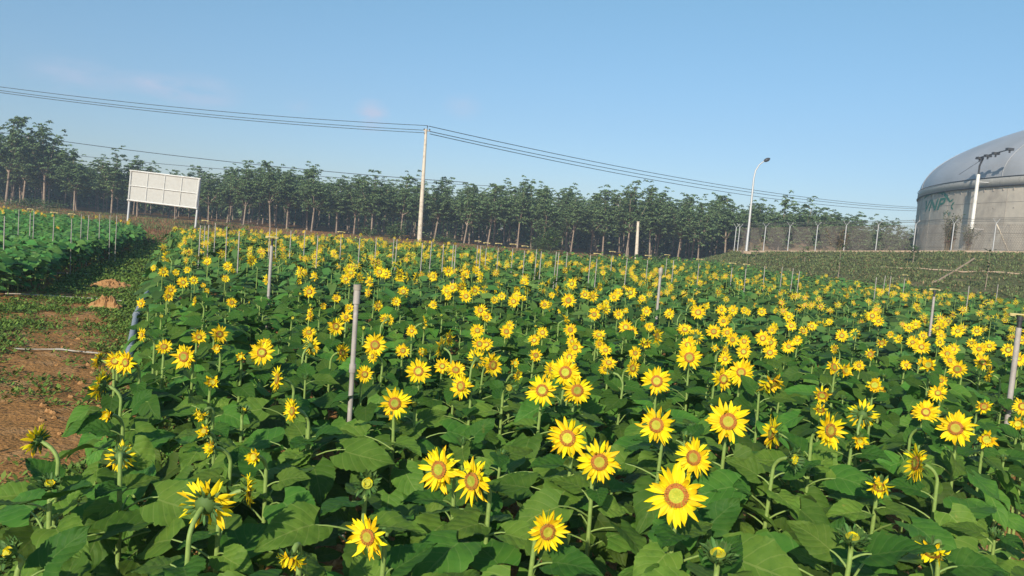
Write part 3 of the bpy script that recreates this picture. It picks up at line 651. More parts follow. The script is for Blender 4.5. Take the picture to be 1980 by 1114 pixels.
# pipes on the ground
def gpipe(pts, r, m, name, label, cat, zoff=.012):
    W = [at(x, y) for x, y in pts]; Q = []
    for a, b in zip(W[:-1], W[1:]):
        for t in np.linspace(0, 1, 8)[:-1]: Q.append(a * (1 - t) + b * t)
    Q.append(W[-1]); Q = np.array(Q); Q[:, 2] = soil_h(Q[:, 0], Q[:, 1]).mean() * .7 + .3 * soil_h(Q[:, 0], Q[:, 1]) + r + zoff; g = G(); tube(g, Q, r, 8)
    for i in (6, 14):
        if i < len(Q) - 1: d = (Q[i + 1] - Q[i]) / np.linalg.norm(Q[i + 1] - Q[i]); tube(g, [Q[i], Q[i] + d * .09], r * 1.3, 8)
    tag(obj(name, g, m), label, cat)
gpipe([(28, 676), (120, 678), (195, 684)], .010, PVCW, "water_pipe", "pale thin pipe lying across the bare near end of the path", "pipe", .02)
gpipe([(10, 570), (110, 575), (236, 583)], .011, PVCW, "water_pipe", "pale thin pipe crossing the weedy path below the two soil heaps", "pipe", .035)
gpipe([(98, 530), (175, 533)], .016, PVCW, "water_pipe", "short pale pipe end sticking out of the young crop", "pipe", .04)
gpipe([(292, 487), (323, 489)], .02, PVCW, "water_pipe", "small pale pipe at the far end of the path", "pipe", .04)
gpipe([(246, 716), (252, 678), (263, 615), (272, 590), (285, 569)], .045, HOSE, "irrigation_hose", "thick blue grey hose running along the field's left edge", "hose", .03)

# ---------------------------------------------------------------- sprinkler stakes
def stake(x, yt, yb, sp, ztop, thick=.012, label="", kind="plain"):
    T = at(x, yt, ztop); xb = x - (yb - yt) * .07
    lean = rng.normal(0, .012, 2)
    base = np.array([T[0] + lean[0], T[1] + lean[1], 0.0])
    e = link("irrigation_stake", None, None, base); tag(e, label, "irrigation stake", "irrigation stakes standing in the crops")
    top = T - base; g = G()
    hp = top * (1 - (.06 if sp else 0) / ztop); tube(g, [np.zeros(3), top * .5, hp], thick, 10 if thick > .015 else 6); obj("pole", g, PVC, e)
    if kind == "cap":
        for q, c in ((.93, .10), (.66, .05), (.4, .05)):
            g = G(); a = top * q; tube(g, [a, a + np.array([0, 0, c])], thick * 1.32, 10); obj("coupling", g, PVC, e)
        g = G(); tube(g, [top * .985, top * .985 + np.array([0, 0, .03])], thick * 1.5, 10); obj("cap", g, PVCW, e)
    if kind == "wrap":
        g = G(); tube(g, [top * .93, top * .96, top, top + np.array([.01, 0, .03])], [thick * 1.2, thick * 1.8, thick * 1.7, .005], 7); obj("plastic_wrap", g, PVCW, e)
    if sp:
        g = G(); tube(g, [hp, top], thick * .8, 6); tube(g, [top, top + np.array([0, 0, .035])], thick * 1.15, 6); obj("fitting", g, DARKP, e)
        g = G(); a = rng.uniform(-.3, .3); M = rotz(a); box(g, (-.085, -.012, 0), (.085, .012, .012), 0, M, top + (0, 0, .045)); box(g, (-.085, -.02, -.012), (-.045, .02, .0), 0, M, top + (0, 0, .045)); box(g, (.05, -.02, -.012), (.085, .02, .0), 0, M, top + (0, 0, .045)); obj("sprinkler_arm", g, BRASS, e)
ST = [(691, 553, 808, 0, .015, "cap", "thick near grey pipe with couplings standing among the sunflowers"), (526, 466, 583, 1, .020, "plain", "tall grey stake with a sprinkler left of the thick near pipe"), (1278, 520, 590, 0, .02, "wrap", "grey stake with white plastic wrapped round its top in mid field"),
      (1807, 566, 632, 1, .018, "plain", "grey stake with a sprinkler in the right of the field below the bank"), (1972, 620, 745, 1, .022, "plain", "thick grey stake with a sprinkler at the right edge of the field")]
for x, yt, yb, sp, th, kd, lb in ST: stake(x, yt, yb, sp, 1.5, th, lb, kd)
SF = "388 436 0|397 431 1|404 435 0|417 431 0|439 438 0|463 447 0|522 441 0|535 442 0|563 446 0|590 447 0|615 455 0|660 453 1|696 460 0|728 460 0|762 461 0|768 463 0|817 470 0|835 467 0|858 472 0|877 473 0|882 474 0|924 470 1|930 475 0|941 474 1|964 475 1|992 476 1|1015 480 1|1038 482 0|1047 486 0|1076 487 0|1081 488 0|1097 488 0|1142 493 0|1155 495 1|1184 490 1|1213 499 0|1253 498 1|1290 496 1|1303 503 0|1352 505 1|1416 513 1|1443 515 1|1479 515 0|1513 516 0|1534 519 0|1546 525 0|1695 536 0|1712 533 0|1723 534 0|1750 535 1|1874 553 0|1930 550 0"
SL = "9 418 0|37 405 0|59 408 1|66 407 0|105 415 1|139 418 1|158 415 0|172 416 0|193 414 0|213 416 0|226 417 0"
sr = sorted([tuple(map(int, s.split())) for s in SF.split("|")])
zones = [(0, 480, "near the billboard's right post"), (480, 700, "left of the power pole"), (700, 860, "around the foot of the power pole"), (860, 1000, "before trees right of the power pole"), (1000, 1200, "before the dark bush"), (1200, 1400, "around the short concrete post"), (1400, 1600, "below the street lamp's bank"), (1600, 2000, "below the grass bank on the right")]
for lo, hi, zn in zones:
    ls = [s for s in sr if lo <= s[0] < hi]
    for i, s in enumerate(ls):
        yh = 445 + .084 * (s[0] - 990); zt = 1.5 if s[1] - yh > 22 else 1.42
        stake(s[0], s[1], s[1] + 30, s[2], zt, .0095, ("thin stake with sprinkler top, " if s[2] else "thin plain stake, ") + (ordw(i) + " from left " if i else "leftmost ") + zn)
for i, s in enumerate(sorted([tuple(map(int, s.split())) for s in SL.split("|")])):
    stake(s[0], s[1], s[1] + 40, s[2], 1.36, .0095, ("thin stake with sprinkler top, " if s[2] else "thin plain stake, ") + (ordw(i) + " from left in the green left plot" if i else "leftmost in the green left plot"))

# ---------------------------------------------------------------- billboard
TL, TR, BR, BL = atd(254, 330, 60), atd(386, 346, 60), atd(379, 403, 60), atd(249, 387, 60)
o0 = atd(245, 430, 60); o0[2] = 0
e = link("billboard", None, None, o0); tag(e, "blank white billboard with a gridded frame on two posts before the trees", "billboard")
def loc(p): return np.asarray(p) - o0
nv_ = np.cross(TR - TL, BL - TL); nv_ /= np.linalg.norm(nv_); nv_ = -nv_ if nv_[1] > 0 else nv_   # toward camera
def slab(g, a, b, c, d, th):
    V = np.array([a, b, c, d]); V = np.vstack([V, V - nv_ * th]); g.add(V, [(0, 1, 2, 3), (7, 6, 5, 4), (0, 4, 5, 1), (1, 5, 6, 2), (2, 6, 7, 3), (3, 7, 4, 0)])
g = G(); slab(g, loc(TL), loc(TR), loc(BR), loc(BL), .03); obj("panel", g, SHEET, e, smooth=False)
def bar(g, a, b, r):
    tube(g, [a, b], r, 4)
g = G(); f_ = nv_ * .045
for a, b in ((TL, TR), (BL, BR), (TL, BL), (TR, BR)):
    ex = (b - a) * .02; bar(g, loc(a - ex + f_ * 1.5), loc(b + ex + f_ * 1.5), .055)
obj("frame", g, WHITEP, e, smooth=False)
g = G()
for t in (.25, .5, .75): bar(g, loc(TL * (1 - t) + TR * t + f_), loc(BL * (1 - t) + BR * t + f_), .03)
bar(g, loc((TL + BL) / 2 + f_ * 1.8), loc((TR + BR) / 2 + f_ * 1.8), .035)
obj("crossbars", g, WHITEP, e, smooth=False)
for (tp, bt) in ((TL, (245, 432)), (TR, (376, 449))):
    B = atd(bt[0], bt[1], 60); k = (0 - H) / (B[2] - H); B = np.array([B[0], B[1], 0.0]); 
    g = G(); a = tp - nv_ * .12 + np.array([0, 0, .06]); tube(g, [loc(B) - nv_ * .12, loc(a)], .085, 8); obj("post", g, GALV, e)

# ---------------------------------------------------------------- power pole, cables
pb = np.array([atd(811, 467, 76)[0], 76.0, 0.0]); pt = atd(826, 252, 76)
e = link("power_pole", None, None, pb); tag(e, "tall tapered concrete power pole carrying cables before the trees", "power pole")
g = G(); hgt = pt[2]; tube(g, [(0, 0, 0), (pt[0] - pb[0], 0, hgt)], [.24, .12], 12); obj("shaft", g, CONC, e)
tp = pt - pb
g = G(); tube(g, [tp, tp + (0, 0, .38)], .03, 6); box(g, (-.05, -.05, .3), (.05, .05, .42), 0, None, tp); obj("top_pin", g, DARKP, e)
g = G(); box(g, (-.32, -.05, -.12), (.3, .05, -.02), 0, None, tp + (0, -.16, 0)); box(g, (-.08, -.2, -.5), (.08, -.12, -.28), 0, None, tp + (-.12, 0, .02)); obj("crossarm", g, CONC, e)
for dx, dz in ((-.28, -.02), (.26, -.02), (-.2, -.42)):
    g = G(); lathe(g, [(.0, 0), (.07, .01), (.05, .05), (.075, .07), (.05, .11), (.07, .13), (.0, .17)], 8, 0, None, tp + (dx, -.16, dz)); obj("insulator", g, DARKP, e)
def cable(P0, P1, sag, label, r=.028, n=40):
    t = np.linspace(0, 1, n)[:, None]; Q = P0 * (1 - t) + P1 * t; Q[:, 2] -= (4 * sag * t * (1 - t))[:, 0]; g = G(); tube(g, Q, r, 5)
    tag(obj("power_cable", g, CABLE), label, "power cable", "overhead cables strung across the sky")
X0 = -330
for k, (ptp, l0, sg, lb) in enumerate((((827, 243), (0, 168), .9, "topmost overhead cable from the pole top leftward"), ((824, 252), (0, 175), .9, "middle overhead cable leftward from the power pole"), ((822, 257), (0, 179), .9, "lowest of three high cables leftward from the power pole"))):
    P1 = atd(ptp[0], ptp[1], 76); Pm = atd(l0[0], l0[1], 72); P0 = P1 + (Pm - P1) * 1.45
    Pq = P1 + (P0 - P1) * (1 / 1.45); tt = 1 / 1.45; P0[2] += 4 * sg * tt * (1 - tt) / tt; cable(P0, P1, sg, lb)
for k, (ptp, l0, sg, lb) in enumerate((((829, 244), (1775, 401), 2.6, "topmost overhead cable from the pole rightward to the tank"), ((830, 254), (1775, 404), 2.6, "middle overhead cable rightward from the power pole"), ((831, 259), (1775, 408), 2.9, "lowest of three high cables rightward from the power pole"))):
    P1 = atd(ptp[0], ptp[1], 76); P2 = atd(l0[0], l0[1], 150); P0 = P1 + (P2 - P1) * 1.35; tt = 1 / 1.35; P0[2] += 4 * sg * tt * (1 - tt) / tt
    cable(P1, P0, sg, lb, .036)
cable(atd(-150, 232, 90), atd(905, 353, 84), .75, "thin lower cable crossing in front of the treetops", .036)
cable(atd(120, 298, 96), atd(960, 360, 90), .4, "faint lowest cable just over the treetops", .028)

# ---------------------------------------------------------------- trees
def rubber_tree(seed, lod=0):
    rd = np.random.default_rng(seed); T = G(); C = G(); Ht = 1.0      # unit height, scaled
    fork = rd.uniform(.30, .42); lean = rd.normal(0, .022, 2)
    tr = np.array([[0, 0, 0], [lean[0] * .5, lean[1] * .5, fork * .5], [lean[0], lean[1], fork]])
    tube(T, tr, [.0135, .0105, .0095], 7, 0, False); tips = []
    nb = rd.integers(5, 8); a0 = rd.uniform(0, 6.28)
    for b in range(nb):
        a = a0 + b * 6.283 / nb + rd.normal(0, .25); lead = b == 0
        sp = rd.uniform(.09, .21) if not lead else rd.uniform(.01, .05); zt = (rd.uniform(.55, .86) if not lead else rd.uniform(.90, 1.0))
        st = tr[2] * (1 if b % 2 else .96); end = np.array([lean[0] + math.cos(a) * sp, lean[1] + math.sin(a) * sp, zt])
        mid = (st + end) / 2 + np.array([math.cos(a), math.sin(a), -.15]) * sp * .22
        t = np.linspace(0, 1, 6)[:, None]; c = (1 - t) ** 2 * st + 2 * t * (1 - t) * mid + t * t * end
        tube(T, c, np.linspace(.0075, .0045 if lead else .0026, 6), 5, 0, False)
        if lead:
            for q in np.linspace(.45, .97, 9): tips.append((1 - q) ** 2 * st + 2 * q * (1 - q) * mid + q * q * end + rd.normal(0, .018, 3))
        for s in range(rd.integers(4, 7)):
            q = rd.uniform(.25, .98); o = (1 - q) ** 2 * st + 2 * q * (1 - q) * mid + q * q * end
            aa = a + rd.normal(0, 1.1); ln = rd.uniform(.06, .15); e2 = o + np.array([math.cos(aa) * ln, math.sin(aa) * ln, rd.uniform(.03, .11)])
            tube(T, [o, (o + e2) / 2 + (0, 0, .004), e2], [.0032, .0022, .0012], 3, 0, False); tips.append(e2); tips.append((o + e2) / 2 + rd.normal(0, .02, 3))
        tips.append(end)
        for s in range(2):   # tall thin shoots
            e2 = end + np.array([rd.normal(0, .03), rd.normal(0, .03), rd.uniform(.02, .055)]); tube(T, [end, e2], [.0032, .0022], 3, 0, False); tips.append(e2)
    tips = np.array(tips); ex = []
    n2 = (230, 80)[lod]
    for i in range(n2):
        p = tips[rd.integers(len(tips))] + rd.normal(0, 1, 3) * (.048, .048, .07); ex.append(p)
    low = np.stack([lean[0] + rd.normal(0, .10, 34), lean[1] + rd.normal(0, .10, 34), rd.uniform(fork * 1.02, .66, 34)], 1)
    allp = np.vstack([tips, ex, low]); allp = allp[allp[:, 2] > fork * .85]
    for p in allp:
        s = rd.uniform(.026, .044) * (1, 1.6)[lod]; m = (11, 6)[lod]; a = rd.uniform(0, 6.28) + np.arange(m) * 6.283 / m + rd.normal(0, .2, m)
        el = rd.uniform(-.45, .75, m); l1 = s * rd.uniform(.75, 1.35, m); wd = l1 * .46
        d = np.stack([np.cos(a) * np.cos(el), np.sin(a) * np.cos(el), np.sin(el)], 1); sd2 = np.stack([-np.sin(a), np.cos(a), rd.normal(0, .3, m)], 1)
        p1 = p + d * l1[:, None] * .55; p2 = p1 + np.stack([np.cos(a) * .75, np.sin(a) * .75, np.full(m, -.65)], 1) * l1[:, None] * .6
        V = np.stack([np.broadcast_to(p, p1.shape), p1 + sd2 * wd[:, None] * .5, p2, p1 - sd2 * wd[:, None] * .5], 1).reshape(-1, 3)
        C.add(V, np.arange(4 * m).reshape(-1, 4))
    return T.pack(), C.pack()
TP = [rubber_tree(40 + i) for i in range(9)]; TPL = [rubber_tree(80 + i, 1) for i in range(4)]
def pm(P, nm, m, sm): g = G(); g.put(P); return g.mesh(nm, [m], sm)
TM = [(pm(a, "trunk", BARK, True), pm(b, "crown", TLEAF, False)) for a, b in TP]
def top_h(px):   # height of the wood by image column
    return float(np.interp(px, [-60, 28, 58, 80, 115, 145, 165, 210, 280, 340, 400, 460, 540, 620, 700, 800, 900, 960, 1050, 1240, 1400, 1560, 1640, 1740, 1800], [9.1, 9.1, 6.6, 7.6, 8.1, 6.2, 6.6, 6.0, 5.7, 5.0, 5.4, 6.0, 6.2, 5.8, 5.7, 5.8, 6.2, 6.6, 6.3, 6.9, 6.6, 6.8, 6.1, 5.2, 4.7]))
FR = [8, 82, 140, 212, 262, 335, 400, 436, 468, 520, 552, 600, 648, 682, 716, 772, 838, 896, 942, 1000, 1048, 1104, 1166, 1212, 1258, 1312, 1352, 1404, 1450, 1505, 1560, 1608, 1655, 1700, 1738]
LM = [(8, "left edge of the picture"), (100, "tall leaning tree at left"), (318, "white billboard"), (520, "sunflower field's left rows"), (765, "low bushes left of the pole"), (818, "power pole"), (1060, "dark rounded bush"), (1232, "short concrete post"), (1450, "street lamp"), (1600, "fence on the bank"), (1765, "grey tank")]
def tree_label(px, i):
    near = min(LM, key=lambda l: abs(l[0] - px)); side = "left of" if px < near[0] else "right of"
    return near, side
tl = {}
for px in FR: near, side = tree_label(px, 0); tl.setdefault((near[1], side), []).append(px)
def tree(x, y, h, k, label, group, wide_=1.0):
    wide_ *= random.uniform(.88, 1.12)
    e = link("rubber_tree", None, None, (x, y, 0)); tag(e, label, "tree", group); rz = random.uniform(0, 6.28)
    for nm, me in zip(("trunk", "crown"), TM[k % 9]):
        c = link(nm, me, e, (0, 0, 0), (0, 0, rz)); c.scale = (h * wide_, h * wide_, h)
for i, px in enumerate(FR):
    p = atd(px, 480, 80.0 + (1.5 * math.sin(i * 2.1))); y = p[1]; near, side = tree_label(px, i); ls = tl[(near[1], side)]
    ls2 = sorted(ls, key=lambda q: abs(q - near[0])); r = ls2.index(px); wd = {0: "nearest", 1: "second nearest", 2: "third nearest", 3: "fourth nearest"}.get(r, ordw(r) + " nearest")
    h = top_h(px) * (1 + .09 * math.sin(i * 1.7 + i * i * .37)) * 1.0
    p = np.array([p[0], y]); tree(p[0], p[1], h, i, f"front row rubber tree, {wd} one {side} the {near[1]}", "front row of rubber trees", 1.22)
random.seed(21); kk = 0
for row in range(1, 7):
    yy = 80 + row * 4.6; x = -62 - row * 3
    while x < 46 + row * 2:
        px = proj((x, yy, 3))[0]
        if -80 < px < 1790:
            tree(x + random.uniform(-.5, .5), yy + random.uniform(-.8, .8), top_h(px) * (.88 if px < 330 else 1) * random.uniform(.80, 1.07) * (1 + .008 * row), kk * 5 + row, "rubber tree standing deeper in the shaded plantation behind the front row", "rubber trees deeper in the plantation", 1.22); kk += 1
        x += 3.5
print("trees", kk)
g = G(); yy = 112
while yy < 175:
    x = -95
    while x < 75:
        h = top_h(proj((x, yy, 3))[0]) * (.86 if x < -.33 * yy else 1) * random.uniform(.92, 1.05) * 1.03; k = random.randrange(4); M = rotz(random.uniform(0, 6.28)) * h; q = (x + random.uniform(-.8, .8), yy + random.uniform(-1, 1), 0)
        g.put(TPL[k][0], M, q, 1.0, [0]); M2 = M @ np.diag([1.25, 1.25, 1.0]); g.put(TPL[k][1], M2, q, 1.0, [1]); x += 3.6
    yy += 7
for i in range(1500):
    c = np.array([random.uniform(-110, 90), random.uniform(106, 150), 0]); hh = random.uniform(1.8, 5); m = 26; q = c + rng.normal(0, 1, (m, 3)) * (1.3, 1.0, 0) + np.stack([0 * np.arange(m), 0 * np.arange(m), rng.uniform(.1, hh, m)], 1)
    a = rng.uniform(0, 6.28, m); l_ = rng.uniform(.4, .9, m)[:, None]; d = np.stack([np.cos(a), np.sin(a), rng.uniform(-.8, .8, m)], 1) * l_; s_ = np.stack([-np.sin(a), np.cos(a), rng.normal(0, .8, m)], 1) * l_ * .35
    g.add(np.stack([q, q + d * .5 + s_, q + d, q + d * .5 - s_], 1).reshape(-1, 3), np.arange(4 * m).reshape(-1, 4), 1)
tag(obj("far_wood", g, [BARK, TLEAF], smooth=False), "mass of rubber trees far inside the plantation", "wood", kind="stuff")

# bushes
def bush(name, px, py, d, wd, ht, m, label, n=900, leafs=.09):
    c = atd(px, py, d); z0 = max(0, c[2]) if c[2] > .8 else 0; g = G(); rd = np.random.default_rng(int(px))
    e = link(name, None, None, (c[0], c[1], z0)); tag(e, label, "bush" if name == "bush" else name.replace("_", " "))
    st = G(); tips = []
    for i in range(14):
        a = rd.uniform(0, 6.28); r = rd.uniform(.2, 1); t = np.array([math.cos(a) * wd / 2 * r, math.sin(a) * wd / 2 * r * .7, ht * rd.uniform(.5, .95) * (1 - .4 * r)]); tube(st, [(0, 0, 0), t * (.5, .5, .6), t], [.03, .02, .008], 4, 0, False); tips.append(t)
    obj("stems", st, BARK, e)
    for i in range(n):
        t = tips[rd.integers(14)] * rd.uniform(.45, 1.08) + rd.normal(0, 1, 3) * (wd * .09, wd * .09, ht * .12); t[2] = max(.05, t[2]); a = rd.uniform(0, 6.28); el = rd.uniform(-.6, .6); l1 = leafs * rd.uniform(.7, 1.5)
        dd = np.array([math.cos(a) * math.cos(el), math.sin(a) * math.cos(el), math.sin(el)]); s = np.array([-math.sin(a), math.cos(a), rd.normal(0, .4)]) * l1 * .25
        g.add([t, t + dd * l1 * .5 + s, t + dd * l1, t + dd * l1 * .5 - s], [(0, 1, 2, 3)])
    obj("foliage", g, m, e, smooth=False)
bush("bush", 1062, 488, 70, 4.4, 2.5, BUSHL, "wide dark rounded bush at the wood's edge right of the pole", 3400, .17)
bush("bush", 765, 466, 76, 3.0, 1.8, BUSHL, "light green bush left of the power pole's foot", 1600, .16)
bush("bush", 712, 460, 76, 2.0, 1.3, BUSHL, "smaller green bush left of the lighter bush by the pole", 1000, .15)
bush("bush", 860, 470, 74, 3.6, .9, BUSHL, "low scrubby bush right of the power pole's foot", 1300, .14)
bush("bush", 60, 393, 74, 6.0, 1.3, BUSHL, "low wide bush under the tall trees at left edge", 2200, .16)
bush("bush", 1270, 505, 70, 2.4, 1.0, BUSHL, "weedy bush behind the short concrete post", 900, .14)
pb2 = atd(1230, 508, 60)
e = link("concrete_post", None, None, (pb2[0], pb2[1], 0)); tag(e, "short leaning concrete post standing before the wood", "post")
g = G(); t2 = atd(1234, 430, 60) - np.array([pb2[0], pb2[1], 0]); tube(g, [(0, 0, 0), t2], [.15, .10], 8); obj("shaft", g, CONC, e)
g = G(); tube(g, [t2, t2 + (0, 0, .06)], .12, 8); obj("cap", g, CONC, e)

# ---------------------------------------------------------------- bank, plateau
TPX = [(1352, 497, 72), (1385, 492, 69), (1425, 488, 66), (1520, 488, 63.5), (1633, 488, 61), (1765, 488, 58.5), (1860, 488, 56.5), (1980, 490, 54.5), (2200, 494, 50), (2500, 500, 44)]
Tt = np.array([atd(*t) for t in TPX]); Tt[0, 2] = .1; Tt[1, 2] = 1.0
Ft = np.array([(12.6, 66, 0), (13.0, 60, 0), (13.8, 54, 0), (14.3, 46, 0), (15, 40, 0), (16.8, 34.5, 0), (20, 31.5, 0), (24, 29.8, 0), (34, 27, 0), (50, 22, 0)], float)
s0 = np.linspace(0, 1, len(Tt)); s1 = np.linspace(0, 1, 150)
TT = np.stack([np.interp(s1, s0, Tt[:, i]) for i in range(3)], 1); FF = np.stack([np.interp(s1, s0, Ft[:, i]) for i in range(3)], 1)
tt = np.linspace(0, 1, 34)[:, None, None]; prof = tt ** .92
S = FF[None] * (1 - tt) + TT[None] * tt; S[..., 2] = TT[None, :, 2] * prof[..., 0]; fade = (np.sin(tt[..., 0] * np.pi))
S[..., 2] += fade * .16 * vnoise(S[..., 0], S[..., 1], .8, 4); S[0, :, 2] = -.06
BK = S
back = [TT + np.array([0.3, .6, .02])] + [TT + np.array([.42 * k, k, 0]) for k in (3, 8, 20, 60)]
# keep the flat top level behind the crest
A = np.concatenate([S, np.array(back)], 0)
g = G(); g.add(A.reshape(-1, 3), grid_faces(A.shape[0], A.shape[1])); tag(obj("embankment", g, BANKS), "grassy sloping bank rising from the field to the fence", "bank", kind="structure")
# grass on the bank
g = G(); k = 62000; si = rng.uniform(0, 148.9, k); ti = rng.uniform(.02, 33 - .01, k); i0 = ti.astype(int); j0 = si.astype(int); fi = (ti - i0)[:, None]; fj = (si - j0)[:, None]
b = BK[i0, j0] * (1 - fi) * (1 - fj) + BK[i0 + 1, j0] * fi * (1 - fj) + BK[i0, j0 + 1] * (1 - fi) * fj + BK[i0 + 1, j0 + 1] * fi * fj
dn = np.clip(.55 + vnoise(b[:, 0], b[:, 1], .9, 6), .1, 1); b = b[rng.random(k) < dn]; k = len(b)
for c in range(3):
    a = rng.uniform(0, 6.28, k); el = rng.uniform(.3, 1.4, k); l_ = rng.uniform(.08, .24, k); d = np.stack([np.cos(a) * np.cos(el), np.sin(a) * np.cos(el), np.sin(el)], 1) * l_[:, None]; s = np.stack([-np.sin(a), np.cos(a), 0 * a], 1) * l_[:, None] * .17
    q = b + rng.normal(0, .12, (k, 3)) * (1, 1, 0)
    g.add(np.stack([q, q + d * .5 + s, q + d - (0, 0, .03), q + d * .5 - s], 1).reshape(-1, 3), np.arange(4 * k).reshape(-1, 4), (rng.random(k) < .12).astype(int))
tag(obj("bank_grass", g, [BANKG, DRY], smooth=False), "short dull green grass covering the bank", "grass", kind="stuff")
def bank_pt(s, t):
    i = min(32.999, t * 33); j = min(148.999, s * 149); i0 = int(i); j0 = int(j); fi = i - i0; fj = j - j0
    return BK[i0, j0] * (1 - fi) * (1 - fj) + BK[i0 + 1, j0] * fi * (1 - fj) + BK[i0, j0 + 1] * (1 - fi) * fj + BK[i0 + 1, j0 + 1] * fi * fj
SS, TS = np.meshgrid(np.linspace(.1, .95, 120), np.linspace(.02, .99, 60)); PX = np.array([proj(bank_pt(a, c))[:2] for a, c in zip(SS.ravel(), TS.ravel())])
def bank_from_px(x, y):
    k = np.argmin((PX[:, 0] - x) ** 2 + (PX[:, 1] - y) ** 2); return bank_pt(SS.ravel()[k], TS.ravel()[k])
def strip(name, pts, wd, m, label, cat):
    W = []; g = G()
    for (xa, ya), (xb, yb) in zip(pts[:-1], pts[1:]):
        for t in np.linspace(0, 1, 10): W.append(bank_from_px(xa + (xb - xa) * t, ya + (yb - ya) * t))
    W = np.array(W); W = W[np.concatenate([[True], np.linalg.norm(np.diff(W, axis=0), axis=1) > .25])]
    if len(W) > 4: W[1:-1] = (W[:-2] + W[1:-1] + W[2:]) / 3
    W[:, 2] += .07; tube(g, W, wd, 6); tag(obj(name, g, m), label, cat)
strip("bank_gutter", [(1884, 501), (1843, 529), (1806, 550)], .06, DUSTC, "brown drain line running diagonally down the grass bank", "drain")
strip("bank_gutter", [(1705, 520), (1780, 522), (1880, 529), (1976, 531)], .05, DUSTC, "pale drain line running level across the grass bank", "drain")
# kerb under the fence
def top_at(px):  # point on crest for an image column
    xs_ = [proj(p)[0] for p in TT]; j = int(np.argmin(np.abs(np.array(xs_) - px))); return TT[j]
kp = np.array([p for p in TT if 1422 < proj(p)[0] < 2250]); g = G()
Lk = kp + np.array([.1, .3, 0]); V = np.concatenate([Lk + (0, 0, -.2), Lk + (0, 0, .14), Lk + (.1, .22, .14), Lk + (.1, .22, -.2)]).reshape(4, -1, 3)
g.add(V.reshape(-1, 3), grid_faces(4, len(Lk))); tag(obj("fence_kerb", g, DUSTC), "dusty pale concrete kerb under the wire fence on the bank", "kerb")
# fence posts with Y arms
def fpost(p, h, parent, gname="post", r=.05):
    g = G(); p = np.asarray(p); tube(g, [p, p + (0, 0, h)], r * .85, 6)
    for sx in (-1, 1): tube(g, [p + (0, 0, h), p + (sx * .27, .0, h + .36)], .02, 4)
    obj(gname, g, GALV if gname == "post" else GALV, parent)
fx = [1427, 1477, 1524, 1577, 1634, 1697, 1765, 1841, 1922, 2010]
fo_ = top_at(1427); e = link("wire_fence", None, None, fo_); tag(e, "wire mesh fence with forked post tops along the bank's crest", "fence")
FP = [top_at(x) + np.array([.15, .42, .1]) for x in fx]
for p in FP: fpost(p - fo_, 2.02, e)
g = G(); FPa = np.array(FP)
for z in np.linspace(.08, 1.98, 17):
    tube(g, FPa - fo_ + (0, 0, z), .007, 3, 0, False)
for a, b_ in zip(FP[:-1], FP[1:]):
    n = 26
    for i in range(n):
        for s in (-1, 1):
            t0 = i / n; t1 = t0 + s * .28
            if not 0 <= t1 <= 1: continue
            tube(g, [(a * (1 - t0) + b_ * t0) - fo_ + (0, 0, .05), (a * (1 - t1) + b_ * t1) - fo_ + (0, 0, 1.98)], .010, 3, 0, False)
obj("mesh", g, RWIRE, e)
g = G()
for dx, dz in ((-.22, .3), (-.12, .17), (.22, .3), (.12, .17)): tube(g, FPa - fo_ + (dx, 0, 2.02 + dz), .011, 3, 0, False)
obj("barbed_wire", g, WIRE, e)
# brace with the fence post in front of the tank
g = G(); p8 = FP[8] - fo_; tube(g, [p8 + (.02, -.05, 1.95), p8 + (1.05, -.25, -.02)], .05, 6); o = obj("brace", g, CONC, e); tag(o, "slanting brown brace leaning on a fence post")
# side fence running back
RP = [FP[0] + (-.15, .5, 0)] + [atd(x, 486, d) for x, d in ((1468, 82), (1514, 98), (1571, 125))]
base_z = RP[0][2]
for p in RP: p[2] = base_z
e = link("wire_fence", None, None, RP[0]); tag(e, "side wire fence running back from the bank's left corner", "fence")
for p in RP: fpost(p - RP[0], 2.0, e)
g = G()
for z in np.linspace(.1, 1.95, 9): tube(g, np.array(RP) - RP[0] + (0, 0, z), .009, 3, 0, False)
obj("mesh", g, RWIRE, e)
# earth mound inside the enclosure
c = atd(1560, 480, 84); g = G(); nu, nv = 60, 16; U_, V_ = np.meshgrid(np.linspace(-1, 1, nu), np.linspace(-1, 1, nv), indexing='ij')
Zm = 2.35 * np.clip(1 - np.abs(U_) ** 5, 0, 1) * np.clip(1 - np.abs(V_) ** 2.4, 0, 1) ** .7 * (1 + .08 * vnoise(U_ * 9, V_ * 3, 1, 3)); 
Vm = np.stack([c[0] + 8.6 * U_ , c[1] + 5 * V_, 1.5 + Zm], -1); g.add(Vm.reshape(-1, 3), grid_faces(nu, nv)[:, ::-1]); tag(obj("earth_mound", g, MOUND), "brown weedy earth heap behind the wire fence", "earth mound", kind="structure")
ax = Vm.reshape(-1, 3); g = G(); k = 9000; q = ax[rng.integers(0, len(ax), k)] + rng.normal(0, .2, (k, 3)) * (1, 1, .05); a = rng.uniform(0, 6.28, k); el = rng.uniform(.4, 1.5, k); l_ = rng.uniform(.12, .4, k)
d = np.stack([np.cos(a) * np.cos(el), np.sin(a) * np.cos(el), np.sin(el)], 1) * l_[:, None]; s = np.stack([-np.sin(a), np.cos(a), 0 * a], 1) * l_[:, None] * .14
g.add(np.stack([q, q + d * .5 + s, q + d, q + d * .5 - s], 1).reshape(-1, 3), np.arange(4 * k).reshape(-1, 4), (rng.random(k) < .45).astype(int)); tag(obj("mound_grass", g, [DRY, BANKG], smooth=False), "dry grass on the earth heap behind the fence", "grass", kind="stuff")

